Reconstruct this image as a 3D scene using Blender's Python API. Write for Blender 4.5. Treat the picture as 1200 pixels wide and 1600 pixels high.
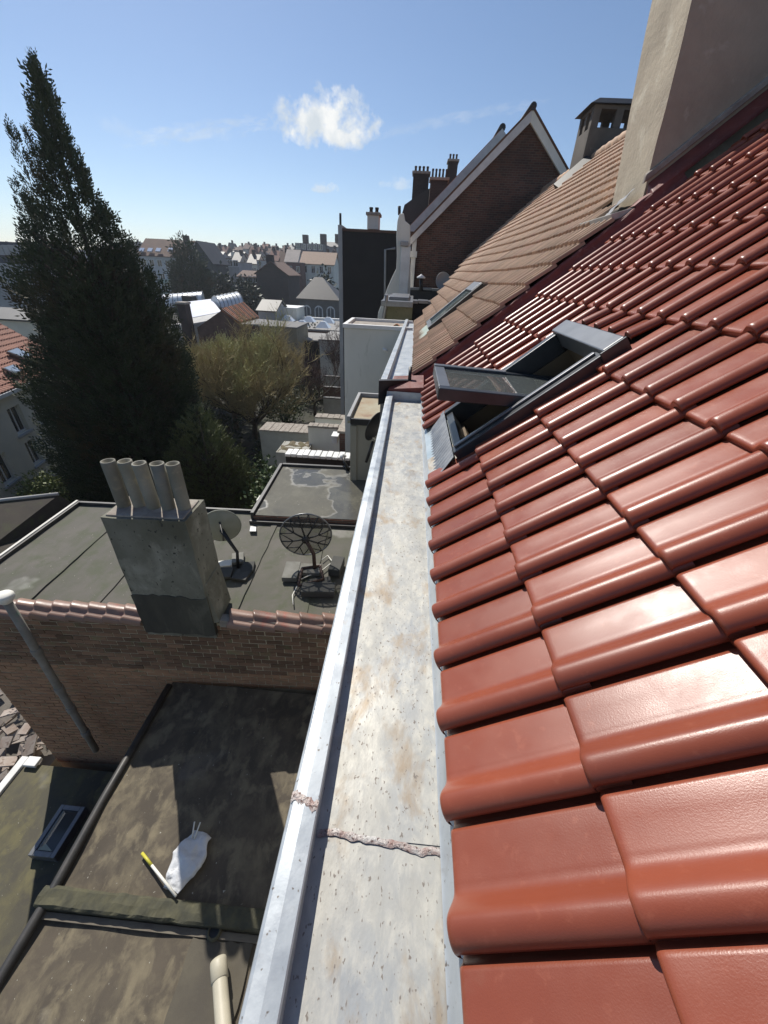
import bpy, bmesh, math, random
from mathutils import Vector, Matrix, noise
for o in list(bpy.data.objects): bpy.data.objects.remove(o)
SC = bpy.context.scene
COL = SC.collection
RAD = math.radians
# ---------------------------------------------------------------- camera
# camera at the world origin; +Y runs along the gutter, +X up the roof slope, ground at z = GZ
CAMF, CW, CH = 600.0, 1200.0, 1600.0          # focal length in photo pixels
cY = Vector((48, -370, 600)).normalized()      # world Y seen in camera axes (x right, y down, z forward)
cD = Vector((-50, 966.5, 600)); cD = (cD - cD.dot(cY) * cY).normalized()
cZ = -cD
cX = cY.cross(cZ)
GZ = -11.0
HAZE = 0.00042
cam_d = bpy.data.cameras.new('camera'); cam = bpy.data.objects.new('camera', cam_d); COL.objects.link(cam)
cam_d.sensor_fit = 'VERTICAL'; cam_d.sensor_height = 32.0; cam_d.lens = 32.0 * CAMF / CH
cam_d.clip_start = 0.02; cam_d.clip_end = 20000
def cam2w(v): return Vector((v.dot(cX), v.dot(cY), v.dot(cZ)))
right, up, back = cam2w(Vector((1, 0, 0))), cam2w(Vector((0, -1, 0))), cam2w(Vector((0, 0, -1)))
cam.matrix_world = Matrix(((right.x, up.x, back.x, 0), (right.y, up.y, back.y, 0), (right.z, up.z, back.z, 0), (0, 0, 0, 1)))
SC.camera = cam
# ---------------------------------------------------------------- sky, sun, exposure
SUN_AZ, SUN_EL = -32.0, 47.0                   # degrees from +Y towards +X, above the horizon
wd = bpy.data.worlds.new('World'); SC.world = wd; wd.use_nodes = True
SKY_STRENGTH = 0.09
sd = bpy.data.lights.new('sun', 'SUN'); sd.energy = 4.6; sd.angle = RAD(0.5); sd.color = (1.0, 0.95, 0.87)
sun = bpy.data.objects.new('sun', sd); COL.objects.link(sun)
sdir = Vector((math.sin(RAD(SUN_AZ)) * math.cos(RAD(SUN_EL)), math.cos(RAD(SUN_AZ)) * math.cos(RAD(SUN_EL)), math.sin(RAD(SUN_EL))))
sun.rotation_euler = sdir.to_track_quat('Z', 'Y').to_euler()
sun.location = sdir * 60
SC.view_settings.view_transform = 'Standard'; SC.view_settings.look = 'None'
SC.view_settings.exposure = 0.25; SC.view_settings.gamma = 1.0; SC.view_settings.use_curve_mapping = False
SC.render.engine = 'CYCLES'
SC.render.resolution_x, SC.render.resolution_y = 768, 1024

def ray(px, py):
    v = Vector((px - CW / 2, py - CH / 2, CAMF)); return cam2w(v)
def at(px, py, x=None, y=None, z=None):        # the world point a photo pixel shows on a plane x=, y= or z=
    d = ray(px, py)
    t = x / d.x if x is not None else y / d.y if y is not None else z / d.z
    return d * t
def build_sky():
    nt = wd.node_tree; N, L = nt.nodes, nt.links; N.clear()
    out = N.new('ShaderNodeOutputWorld'); bg = N.new('ShaderNodeBackground')
    sky = N.new('ShaderNodeTexSky'); sky.sky_type = 'NISHITA'; sky.sun_disc = False
    sky.sun_elevation = RAD(SUN_EL); sky.sun_rotation = RAD(SUN_AZ)
    sky.altitude = 60; sky.air_density = 0.9; sky.dust_density = 0.3; sky.ozone_density = 3.6
    tc = N.new('ShaderNodeTexCoord')
    def vmath(op, a, b=None):
        n = N.new('ShaderNodeVectorMath'); n.operation = op
        for i, s in enumerate((a, b)):
            if s is None: continue
            if isinstance(s, (tuple, Vector)): n.inputs[i].default_value = s
            else: L.new(s, n.inputs[i])
        return n
    def fm(op, a, b=0.0, c=None, clamp=False):
        n = N.new('ShaderNodeMath'); n.operation = op; n.use_clamp = clamp
        for i, s in enumerate((a, b, c)):
            if s is None: continue
            if isinstance(s, (int, float)): n.inputs[i].default_value = s
            else: L.new(s, n.inputs[i])
        return n.outputs[0]
    D = tc.outputs['Generated']
    total = None
    # clouds fixed in the sky: each is a patch of noise about a compass direction
    def patch(px, py, rx, ry, scale, thr, soft, amt, seed, stretch=1.0, roll=0.0):
        nonlocal total
        f = ray(px, py).normalized(); r = f.cross(Vector((0, 0, 1))).normalized(); u = r.cross(f)
        ca, sa = math.cos(RAD(roll)), math.sin(RAD(roll)); r, u = r * ca + u * sa, u * ca - r * sa
        df = vmath('DOT_PRODUCT', D, tuple(f)).outputs['Value']
        a = fm('DIVIDE', vmath('DOT_PRODUCT', D, tuple(r)).outputs['Value'], fm('MAXIMUM', df, 0.05))
        b = fm('DIVIDE', vmath('DOT_PRODUCT', D, tuple(u)).outputs['Value'], fm('MAXIMUM', df, 0.05))
        cb = N.new('ShaderNodeCombineXYZ'); L.new(a, cb.inputs[0]); L.new(fm('MULTIPLY', b, stretch), cb.inputs[1]); cb.inputs[2].default_value = seed
        nz = N.new('ShaderNodeTexNoise'); nz.inputs['Scale'].default_value = scale; nz.inputs['Detail'].default_value = 8; nz.inputs['Roughness'].default_value = 0.62
        L.new(cb.outputs[0], nz.inputs['Vector'])
        ea = fm('POWER', fm('ABSOLUTE', fm('DIVIDE', a, rx)), 2.0); eb0 = fm('DIVIDE', b, ry)
        # flat base: below the centre the patch ends three times sooner
        eb = fm('MAXIMUM', eb0, fm('MULTIPLY', eb0, -2.2 if stretch == 1.0 else -1.0)); eb = fm('POWER', eb, 2.0)
        fall = fm('SUBTRACT', 1.0, fm('ADD', ea, eb), clamp=True)
        front = fm('GREATER_THAN', df, 0.2)
        v = fm('SUBTRACT', fm('ADD', fm('MULTIPLY', fall, 0.75), fm('MULTIPLY', fm('SUBTRACT', nz.outputs[0], 0.5), 2.1)), thr)
        m = fm('MULTIPLY', fm('MULTIPLY', fm('DIVIDE', v, soft), 1.0, clamp=True), fm('MULTIPLY', front, amt))
        m = fm('MULTIPLY', m, fm('MULTIPLY', fall, 4.0, clamp=True))
        total = m if total is None else fm('MAXIMUM', total, m)
    patch(512, 206, 0.115, 0.066, 30, 0.20, 0.50, 1.0, 3.1)
    patch(506, 296, 0.035, 0.016, 40, 0.30, 0.4, 0.55, 9.4)
    patch(620, 290, 0.04, 0.02, 40, 0.30, 0.5, 0.4, 2.2)
    patch(550, 152, 0.022, 0.02, 60, 0.35, 0.4, 0.5, 6.2)
    patch(310, 205, 0.20, 0.02, 30, 0.42, 0.5, 0.33, 5.0, 3.0, 12)
    patch(690, 190, 0.24, 0.012, 30, 0.35, 0.5, 0.16, 7.0, 3.0, 9)
    patch(180, 200, 0.05, 0.03, 24, 0.4, 0.6, 0.2, 1.0)
    cn = N.new('ShaderNodeTexNoise'); cn.inputs['Scale'].default_value = 26; cn.inputs['Detail'].default_value = 5; L.new(D, cn.inputs['Vector'])
    cr = N.new('ShaderNodeMapRange'); L.new(cn.outputs[0], cr.inputs[0]); cr.inputs[1].default_value = .4; cr.inputs[2].default_value = .62
    cm = N.new('ShaderNodeMixRGB'); L.new(cr.outputs[0], cm.inputs[0]); cm.inputs[1].default_value = (6.3, 6.9, 7.4, 1); cm.inputs[2].default_value = (9.0, 9.1, 9.0, 1)
    mix = N.new('ShaderNodeMixRGB'); L.new(cm.outputs[0], mix.inputs['Color2'])
    L.new(total, mix.inputs['Fac']); L.new(sky.outputs[0], mix.inputs['Color1'])
    L.new(mix.outputs[0], bg.inputs[0]); bg.inputs[1].default_value = SKY_STRENGTH
    L.new(bg.outputs[0], out.inputs[0])
build_sky()
# ---------------------------------------------------------------- mesh helpers
class MB:
    def __init__(s): s.v, s.f, s.sm = [], [], []
    def face(s, pts, sm=False):
        b = len(s.v); s.v += [Vector(p) for p in pts]; s.f.append(tuple(range(b, b + len(pts)))); s.sm.append(sm)
    def hexa(s, p, sm=False):                   # 8 points: bottom 4 then top 4
        b = len(s.v); s.v += [Vector(q) for q in p]
        for q in ((3, 2, 1, 0), (4, 5, 6, 7), (0, 1, 5, 4), (1, 2, 6, 5), (2, 3, 7, 6), (3, 0, 4, 7)):
            s.f.append(tuple(b + i for i in q)); s.sm.append(sm)
        return s
    def box(s, x0, x1, y0, y1, z0, z1, T=None):
        p = [(x0, y0, z0), (x1, y0, z0), (x1, y1, z0), (x0, y1, z0), (x0, y0, z1), (x1, y0, z1), (x1, y1, z1), (x0, y1, z1)]
        return s.hexa([T(*q) for q in p] if T else p)
    def prism(s, poly, vec):                    # planar polygon pushed along vec
        b = len(s.v); n = len(poly); vec = Vector(vec)
        s.v += [Vector(p) for p in poly] + [Vector(p) + vec for p in poly]
        s.f.append(tuple(range(b, b + n))); s.f.append(tuple(b + n + i for i in reversed(range(n)))); s.sm += [False, False]
        for i in range(n):
            j = (i + 1) % n; s.f.append((b + j, b + i, b + n + i, b + n + j)); s.sm.append(False)
        return s
    def tube(s, pts, r, n=10, cap=True, hollow=0.0):
        pts = [Vector(p) for p in pts]; rs = r if isinstance(r, (list, tuple)) else [r] * len(pts)
        b = len(s.v); t0 = (pts[1] - pts[0]).normalized()
        ref = Vector((0, 0, 1)) if abs(t0.z) < 0.9 else Vector((1, 0, 0))
        for i, p in enumerate(pts):
            t = (pts[min(i + 1, len(pts) - 1)] - pts[max(i - 1, 0)]).normalized()
            a = t.cross(ref).normalized(); c = t.cross(a)
            for k in range(n):
                w = 2 * math.pi * k / n; s.v.append(p + (a * math.cos(w) + c * math.sin(w)) * rs[i])
        for i in range(len(pts) - 1):
            for k in range(n):
                k2 = (k + 1) % n; s.f.append((b + i * n + k, b + i * n + k2, b + (i + 1) * n + k2, b + (i + 1) * n + k)); s.sm.append(True)
        if cap:
            s.f.append(tuple(b + k for k in reversed(range(n)))); s.sm.append(False)
            s.f.append(tuple(b + (len(pts) - 1) * n + k for k in range(n))); s.sm.append(False)
        return s
    def lathe(s, prof, c, ax=(0, 0, 1), n=24, sm=True):   # prof: (radius, height along ax)
        ax = Vector(ax).normalized(); ref = Vector((0, 0, 1)) if abs(ax.z) < 0.9 else Vector((1, 0, 0))
        a = ax.cross(ref).normalized(); d = ax.cross(a); b = len(s.v); c = Vector(c)
        for r, h in prof:
            for k in range(n):
                w = 2 * math.pi * k / n; s.v.append(c + ax * h + (a * math.cos(w) + d * math.sin(w)) * r)
        for i in range(len(prof) - 1):
            for k in range(n):
                k2 = (k + 1) % n; s.f.append((b + i * n + k, b + i * n + k2, b + (i + 1) * n + k2, b + (i + 1) * n + k)); s.sm.append(sm)
        return s
    def grid(s, fn, nu, nv, sm=True):
        b = len(s.v)
        for i in range(nu + 1):
            for j in range(nv + 1): s.v.append(Vector(fn(i / nu, j / nv)))
        for i in range(nu):
            for j in range(nv):
                q = b + i * (nv + 1) + j; s.f.append((q, q + nv + 1, q + nv + 2, q + 1)); s.sm.append(sm)
        return s
    def sheet(s, fn, nu, nv, t, sm=True):       # grid with thickness t (along -z)
        s.grid(fn, nu, nv, sm)
        s.grid(lambda a, c: Vector(fn(1 - a, c)) - Vector((0, 0, t)), nu, nv, sm)
        return s
    def mesh(s, name, org=Vector((0, 0, 0))):
        me = bpy.data.meshes.new(name); me.from_pydata([tuple(p - org) for p in s.v], [], s.f)
        me.polygons.foreach_set('use_smooth', s.sm); me.update(); return me
def origin(o):
    w = Vector((0, 0, 0))
    while o is not None: w = w + o.location; o = o.parent
    return w
def tag(o, label=None, cat=None, group=None, kind=None):
    if label: o['label'] = label
    if cat: o['category'] = cat
    if group: o['group'] = group
    if kind: o['kind'] = kind
    return o
def thing(name, label, cat, loc=(0, 0, 0), group=None):
    o = bpy.data.objects.new(name, None); o.empty_display_size = 0.2; COL.objects.link(o); o.location = loc
    return tag(o, label, cat, group)
def part(name, mb, mat, parent=None, bevel=0.0, kind=None, label=None, fixn=True, seg=2, autosm=None):
    org = origin(parent) if parent else Vector((0, 0, 0))
    me = mb.mesh(name, org)
    if fixn:
        bm = bmesh.new(); bm.from_mesh(me); bmesh.ops.recalc_face_normals(bm, faces=bm.faces); bm.to_mesh(me); bm.free()
    for m in (mat if isinstance(mat, (list, tuple)) else [mat]):
        if m: me.materials.append(m)
    o = bpy.data.objects.new(name, me); COL.objects.link(o); o.parent = parent
    if bevel:
        m = o.modifiers.new('bevel', 'BEVEL'); m.width = bevel; m.segments = seg; m.limit_method = 'ANGLE'; m.angle_limit = RAD(40)
    if kind: o['kind'] = kind
    if label: o['label'] = label
    return o
def solo(name, mb, mat, label, cat, group=None, **k):     # a thing that is one mesh, origin at its base
    c = Vector((sum(p.x for p in mb.v) / len(mb.v), sum(p.y for p in mb.v) / len(mb.v), min(p.z for p in mb.v)))
    e = bpy.data.objects.new('tmp', None); e.location = c
    o = part(name, mb, mat, None, **k); o.location = c; o.data.transform(Matrix.Translation(-c)); bpy.data.objects.remove(e)
    return tag(o, label, cat, group)
def piece(name, me, mtx, parent):               # shared mesh placed by a world matrix under a parent
    o = bpy.data.objects.new(name, me); COL.objects.link(o); o.parent = parent
    o.matrix_basis = Matrix.Translation(-origin(parent)) @ mtx; return o
def frame(ox, oy, oz=0.0, yaw=0.0):             # local -> world
    c, s = math.cos(RAD(yaw)), math.sin(RAD(yaw))
    return lambda x, y, z: Vector((ox + c * x - s * y, oy + s * x + c * y, oz + z))
# ---------------------------------------------------------------- materials
MATS = {}
def mat(name, c1, c2=None, c3=None, s1=1.5, s2=9.0, t2=0.55, rough=0.8, rough2=None, bump=0.25, bs=40.0, metal=0.0, spec=0.5,
        rand=0.0, speck=None, stretch=(1, 1, 1), coat=0.0, w2=0.12, bdist=0.004, specdens=0.62, c4=None):
    if name in MATS: return MATS[name]
    m = bpy.data.materials.new(name); m.use_nodes = True; nt = m.node_tree; N, L = nt.nodes, nt.links
    p = N['Principled BSDF']; geo = N.new('ShaderNodeNewGeometry')
    mp = N.new('ShaderNodeMapping'); mp.inputs['Scale'].default_value = stretch; L.new(geo.outputs['Position'], mp.inputs[0])
    oi = N.new('ShaderNodeObjectInfo')
    if rand:
        ad = N.new('ShaderNodeVectorMath'); ad.operation = 'ADD'; sc = N.new('ShaderNodeVectorMath'); sc.operation = 'SCALE'
        cmb = N.new('ShaderNodeCombineXYZ')
        for i in range(3): L.new(oi.outputs['Random'], cmb.inputs[i])
        L.new(cmb.outputs[0], sc.inputs[0]); sc.inputs['Scale'].default_value = 37.0
        L.new(mp.outputs[0], ad.inputs[0]); L.new(sc.outputs[0], ad.inputs[1]); vec = ad.outputs[0]
    else: vec = mp.outputs[0]
    def nz(scale, det=6, ro=0.6, dist=0.0):
        n = N.new('ShaderNodeTexNoise'); n.inputs['Scale'].default_value = scale; n.inputs['Detail'].default_value = det
        n.inputs['Roughness'].default_value = ro; n.inputs['Distortion'].default_value = dist; L.new(vec, n.inputs['Vector']); return n.outputs[0]
    def ramp(src, a, b):
        r = N.new('ShaderNodeMapRange'); r.inputs[1].default_value = a; r.inputs[2].default_value = b; L.new(src, r.inputs[0]); return r.outputs[0]
    def mixc(fac, a, b):
        x = N.new('ShaderNodeMixRGB'); L.new(fac, x.inputs[0])
        for i, c in ((1, a), (2, b)):
            if isinstance(c, tuple): x.inputs[i].default_value = (*c, 1)
            else: L.new(c, x.inputs[i])
        return x.outputs[0]
    col = c1
    if c2: col = mixc(ramp(nz(s1), 0.36, 0.64), col, c2)
    if c3: m3 = ramp(nz(s2, 8, 0.65, 0.4), t2, t2 + w2); col = mixc(m3, col, c3)
    if c4: col = mixc(ramp(nz(c4[1], 6, 0.6, 0.3), c4[2], c4[2] + 0.14), col, c4[0])
    if speck: col = mixc(ramp(nz(speck[1], 2, 0.5), specdens, specdens + 0.05), col, speck[0])
    if rand:
        hs = N.new('ShaderNodeHueSaturation'); r = N.new('ShaderNodeMapRange'); L.new(oi.outputs['Random'], r.inputs[0])
        r.inputs[3].default_value = 1 - rand; r.inputs[4].default_value = 1 + rand; L.new(r.outputs[0], hs.inputs['Value'])
        if isinstance(col, tuple): hs.inputs['Color'].default_value = (*col, 1)
        else: L.new(col, hs.inputs['Color'])
        col = hs.outputs[0]
    if isinstance(col, tuple): p.inputs['Base Color'].default_value = (*col, 1)
    else: L.new(col, p.inputs['Base Color'])
    if rough2 is not None:
        r = N.new('ShaderNodeMapRange'); L.new(nz(s1 * 2.3, 5), r.inputs[0]); r.inputs[1].default_value = 0.38; r.inputs[2].default_value = 0.62
        r.inputs[3].default_value = rough; r.inputs[4].default_value = rough2; L.new(r.outputs[0], p.inputs['Roughness'])
    else: p.inputs['Roughness'].default_value = rough
    p.inputs['Metallic'].default_value = metal; p.inputs['Specular IOR Level'].default_value = spec
    p.inputs['Coat Weight'].default_value = coat; p.inputs['Coat Roughness'].default_value = 0.25
    if bump:
        b = N.new('ShaderNodeBump'); b.inputs['Strength'].default_value = bump; b.inputs['Distance'].default_value = bdist
        L.new(nz(bs, 5, 0.6), b.inputs['Height']); L.new(b.outputs[0], p.inputs['Normal'])
    MATS[name] = m; return m
def glass(name, col=(0.02, 0.025, 0.03), rough=0.05):
    if name in MATS: return MATS[name]
    m = mat(name, col, rough=rough, bump=0.0, spec=0.9); return m
def wet_mat(name, c1, c2, c3, wet, ss=1.0, wl=0.56):     # bitumen felt with stains and puddles
    m = mat(name, c1, c2, c3, s1=1.1 * ss, s2=3.5 * ss, t2=0.44, w2=.34, rough=0.8, bump=0.4, bs=70, speck=((0.4, 0.39, 0.33), 48, 0), specdens=0.73, stretch=(1, .7, 1), c4=(tuple(q * 1.05 for q in c3), 4 * ss, .50))
    nt = m.node_tree; N, L = nt.nodes, nt.links; p = N['Principled BSDF']; geo = N.new('ShaderNodeNewGeometry')
    n = N.new('ShaderNodeTexNoise'); n.inputs['Scale'].default_value = 0.9 * ss; n.inputs['Detail'].default_value = 4; L.new(geo.outputs['Position'], n.inputs['Vector'])
    r = N.new('ShaderNodeMapRange'); L.new(n.outputs[0], r.inputs[0]); r.inputs[1].default_value = wl; r.inputs[2].default_value = wl + 0.05
    r.inputs[3].default_value = 0.85; r.inputs[4].default_value = wet; L.new(r.outputs[0], p.inputs['Roughness'])
    return m
# ================================================================ OUR ROOF
PITCH = RAD(41.0); RU = Vector((math.cos(PITCH), 0, math.sin(PITCH))); RN = Vector((-math.sin(PITCH), 0, math.cos(PITCH)))
def RP(u, y, h=0.0, off=0.0): return RU * u + Vector((0, y, 0)) + RN * (h - 1.0 + off)
M_tile = mat('red_glazed_tile', (0.25, 0.062, 0.031), (0.218, 0.053, 0.028), (0.275, 0.076, 0.041), s1=3, s2=30, t2=0.58, rough=0.30, rough2=0.40, bump=0.16, bs=330, rand=0.12, spec=0.5, c4=((.25, .085, .05), 5, .64), bdist=0.002)
M_zinc = mat('zinc_sheet', (0.36, 0.395, 0.42), (0.46, 0.49, 0.51), (0.29, 0.28, 0.26), s1=5, s2=16, t2=0.56, w2=.3, rough=0.36, rough2=0.55, bump=0.07, bs=16, metal=0.4, bdist=0.012, speck=((0.17, 0.15, 0.13), 60, 0), specdens=0.68, c4=((.36, .30, .24), 9, .62))
M_zfloor = mat('weathered_zinc', (0.40, 0.39, 0.35), (0.335, 0.35, 0.355), (0.50, 0.485, 0.43), s1=4.5, s2=30, t2=0.44, w2=.24, rough=0.42, rough2=0.65, bump=0.15, bs=60, metal=0.3, speck=((0.20, 0.175, 0.15), 120, 0), specdens=0.645, c4=((.33, .27, .20), 9, .54), stretch=(1, 0.55, 1))
M_solder = mat('solder', (0.42, 0.41, 0.39), (0.24, 0.15, 0.13), s1=28, rough=0.5, bump=0.6, bs=160, metal=0.3, speck=((.1, .06, .05), 130, 0), specdens=.58)
M_dark = mat('roof_underlay', (0.025, 0.02, 0.018), rough=0.9, bump=0)
M_flash = mat('red_painted_flashing', (0.19, 0.042, 0.03), (0.13, 0.032, 0.026), (.22, .09, .07), s1=5, s2=14, t2=.58, rough=0.5, rough2=0.7, bump=0.4, bs=16, bdist=0.01)
M_anth = mat('anthracite_aluminium', (0.035, 0.04, 0.045), (0.055, 0.06, 0.065), s1=6, rough=0.35, bump=0.04, metal=0.3)
M_agrey = mat('grey_aluminium', (0.165, 0.17, 0.175), (0.205, 0.21, 0.215), s1=6, rough=0.33, bump=0.05, metal=0.5)
M_lead = mat('pleated_lead', (0.26, 0.27, 0.29), (0.4, 0.41, 0.42), s1=9, rough=0.4, rough2=0.6, bump=0.5, bs=30, metal=0.4)
M_wood = mat('lining_wood', (0.13, 0.09, 0.05), rough=0.7)
M_render = mat('grey_render', (0.48, 0.41, 0.305), (0.36, 0.30, 0.225), (0.55, 0.49, 0.38), s1=1.4, s2=4, t2=0.55, rough=0.92, bump=0.5, bs=22, bdist=0.012)
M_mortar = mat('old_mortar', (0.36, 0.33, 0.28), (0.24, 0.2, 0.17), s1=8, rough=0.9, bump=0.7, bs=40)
M_wmort = mat('pale_mortar', (0.5, 0.48, 0.43), (0.4, 0.38, 0.34), s1=9, rough=0.9, bump=0.5, bs=60)
M_white = mat('white_paint', (0.74, 0.74, 0.72), (0.62, 0.62, 0.6), s1=2, rough=0.6, bump=0.1)
M_wwhite = mat('weathered_white', (0.74, 0.72, 0.65), (0.64, 0.63, 0.56), (0.48, 0.47, 0.4), s1=1.2, s2=3, t2=0.62, rough=0.8, bump=0.2, stretch=(1, 1, 0.35))
M_lav = mat('lilac_barge_board', (0.60, 0.585, 0.58), (0.5, 0.485, 0.48), s1=3, rough=0.6, bump=0.1)
M_black = mat('black_paint', (0.012, 0.012, 0.013), (0.02, 0.02, 0.02), s1=4, rough=0.5, bump=0.1)
M_tan = mat('tan_concrete_tile', (0.46, 0.305, 0.205), (0.36, 0.24, 0.165), (0.28, 0.23, 0.155), s1=3.2, s2=9, t2=0.54, w2=.2, rough=0.8, bump=0.3, bs=120, rand=0.14, c4=((.43, .26, .19), .8, .55))
GLASS = bpy.data.materials.new('window_glass'); GLASS.use_nodes = True
_p = GLASS.node_tree.nodes['Principled BSDF']; _p.inputs['Base Color'].default_value = (0.35, 0.39, 0.385, 1); _p.inputs['Roughness'].default_value = 0.03; _p.inputs['Transmission Weight'].default_value = 0.8; _p.inputs['IOR'].default_value = 1.5
G_dark = glass('dark_glass'); G_sky = mat('pale_glass', (0.55, 0.62, 0.66), rough=0.12, bump=0, spec=0.9)

# -------- the house under the tiles
TW, TG, TU0, TY0 = 0.2175, 0.388, -0.635, 0.195
house = thing('terraced_house', 'house in front with glossy red tiled roof slope and rear wall', 'house', (0.6, 2.0, GZ))
mb = MB().box(-0.10, 9.0, -3.4, 5.1, GZ, -1.45); part('wall', mb, mat('house_render', (0.5, 0.47, 0.42), (0.4, 0.38, 0.34), rough=0.9), house)
dk = MB()
def deck(u0, u1, y0, y1): dk.hexa([RP(u0, y0, -.14), RP(u1, y0, -.14), RP(u1, y1, -.14), RP(u0, y1, -.14), RP(u0, y0, -.045), RP(u1, y0, -.045), RP(u1, y1, -.045), RP(u0, y1, -.045)])
WU0, WU1, WY0, WY1 = -0.38, 0.69, 2.34, 3.22      # roof window opening
deck(-0.60, 6.2, -3.3, WY0 + 0.06); deck(-0.60, 6.2, WY1 - 0.06, 5.12); deck(-0.60, WU0 + 0.06, WY0 + .06, WY1 - .06); deck(WU1 - 0.06, 6.2, WY0 + .06, WY1 - .06)
part('roof_deck', dk, M_dark, house)
# back slope so the house is whole from elsewhere
rz = RP(6.2, 0)
mb = MB().prism([(rz.x + .02, -3.3, rz.z - .1), (rz.x + 5.2, -3.3, rz.z - 4.6), (rz.x + 5.2, -3.3, rz.z - 4.8), (rz.x + .02, -3.3, rz.z - .3)], (0, 8.4, 0)); part('back_slope', mb, M_tile, house)

def tile_mesh(name, nw, w, L, roll_h, roll_w, tilt, nb=9, thick=0.02):
    # x up the slope, y along the course, z off the roof; a roll on the near side, a flat pan beyond it
    mb = MB()
    key = []
    for i in range(7): a = math.pi / 2 * i / 6; key.append((0.040 * (1 - math.cos(a)), 0.008 + (roll_h - 0.008) * math.sin(a)))
    for i in range(1, 9): t = i / 8; key.append((0.040 + (roll_w - 0.040) * t, 0.003 + (roll_h - 0.003) * 0.5 * (1 + math.cos(math.pi * t))))
    key += [(roll_w + 0.008, 0.0025), (roll_w + 0.012, 0.0027), (roll_w + 0.016, 0.0023), (w * 0.74, 0.002), (w * 0.90, 0.002), (w * 0.94, 0.001), (w * 0.975, -0.010), (w + 0.004, -0.016), (w + 0.03, -0.016)]
    bx = [0.0, 0.0015, 0.005, 0.010, 0.017, 0.026] + [0.06 + (L - 0.06) * i / (nb - 6) for i in range(nb - 5)]
    r = 0.016
    def drop(b): return 0.0 if b >= r else 0.012 * (1 - math.sqrt(max(0, 1 - (1 - b / r) ** 2)))
    n = len(key); base = 0
    for b in bx:
        for k, (yy, hh) in enumerate(key):
            mb.v.append(Vector((b, yy, hh + tilt * (1 - b / TG) - drop(b))))
    for i in range(len(bx) - 1):
        for k in range(n - 1):
            mb.f.append((i * n + k, (i + 1) * n + k, (i + 1) * n + k + 1, i * n + k + 1)); mb.sm.append(True)
    o = len(mb.v)                                # front lip
    for k, (yy, hh) in enumerate(key): mb.v.append(Vector((0.002, yy, hh + tilt - 0.012 - thick)))
    for k in range(n - 1): mb.f.append((k, k + 1, o + k + 1, o + k)); mb.sm.append(False)
    o2 = len(mb.v)                               # near side skirt
    for b in bx: mb.v.append(Vector((b, key[0][0] + 0.016, key[0][1] + tilt * (1 - b / TG) - 0.012)))
    for i in range(len(bx) - 1): mb.f.append((i * n, o2 + i, o2 + i + 1, (i + 1) * n)); mb.sm.append(False)
    me = mb.mesh(name)
    bm = bmesh.new(); bm.from_mesh(me); bmesh.ops.recalc_face_normals(bm, faces=bm.faces)
    if sum(f.normal.z for f in bm.faces) < 0: bmesh.ops.reverse_faces(bm, faces=bm.faces)
    bm.to_mesh(me); bm.free(); return me
def roof_mtx(u, y, h, off=0.0, rot=0.0, sx=1.0):
    p = RP(u, y, h, off); yv = Vector((0, 1, 0))
    m = Matrix(((RU.x, yv.x, RN.x, p.x), (RU.y, yv.y, RN.y, p.y), (RU.z, yv.z, RN.z, p.z), (0, 0, 0, 1)))
    return m @ Matrix.Rotation(rot, 4, 'Z') @ Matrix.Scale(sx, 4, Vector((1, 0, 0)))
rng = random.Random(5)
t_me = tile_mesh('tile', 14, TW, 0.44, 0.040, 0.098, 0.030); t_me.materials.append(M_tile)
TCUT = {}
def cut_tile(L0):                                # tiles cut short beside the roof window
    if L0 not in TCUT:
        TCUT[L0] = tile_mesh('tile', 14, TW, L0, 0.040, 0.098, 0.030); TCUT[L0].materials.append(M_tile)
    return TCUT[L0]
ntile = 0
for j in range(0, 11):
    u = TU0 + TG * j
    for k in range(-5 if j < 6 else -4, 22):
        y = TY0 + TW * k
        if u < 1.0 and y > WY0 - 0.17 and y < WY1 - 0.0:
            if j == 0 and WY0 - 0.12 < y < WY1 + 0.02: continue
            if 0 < j and y > WY0 - 0.12 and u + 0.3 < WU1 + 0.02: continue
            if 0 < j and y > WY0 - 0.12 and u < WU1:
                piece('tile', t_me, roof_mtx(WU1 + 0.06, y, -0.005, 0, 0, (u + .40 - WU1 - .06) / .44), house); ntile += 1; continue
            if j == 0 and y <= WY0 - 0.12: pass
        if u > 2.0 and y > 5.05: continue
        jit = lambda s: rng.gauss(0, s)
        piece('tile', t_me, roof_mtx(u + jit(.0015) + (.022 if j == 0 else 0), y + jit(.001), -0.012 + jit(.0012), 0, jit(.0022)), house); ntile += 1
# -------- gutter
gut = thing('box_gutter', 'long zinc box gutter with stained pale floor below the red tiles', 'gutter', (0, 2.0, -1.3))
GY0, GY1 = -1.6, 4.5
def wav(y, s, a): return a * noise.noise(Vector((y * s, 3.7 * s, a * 100)))
def strip(prof, amp=0.003, n=90, smooth=True, y0=GY0, y1=GY1):
    m = MB()
    m.grid(lambda i, j: (prof[round(j * (len(prof) - 1))][0] + wav(y0 + (y1 - y0) * i, 1.1, amp), y0 + (y1 - y0) * i, prof[round(j * (len(prof) - 1))][1] + wav(y0 + (y1 - y0) * i + 9, 1.7, amp)), n, len(prof) - 1, smooth)
    return m
fl = MB()
for (a, b) in ((GY0, 0.405), (0.40, 2.12), (2.115, GY1)):
    dz = {GY0: 0.0, 0.40: 0.0025, 2.115: 0.003}[a]
    fl.grid(lambda i, j: (-0.152 + 0.326 * j, a + (b - a) * i, -1.25 + dz + 0.004 * noise.noise(Vector((j * 2, (a + (b - a) * i) * 2.2, 1.0)))), 40, 8)
part('gutter_floor', fl, M_zfloor, gut, fixn=False)
up_ = strip([(0.1725, -1.246), (0.180, -1.24), (0.186, -1.19), (0.20, -1.165), (0.32, -1.08)], 0.002)
part('eave_upstand', up_, M_zinc, gut, fixn=False)
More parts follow.
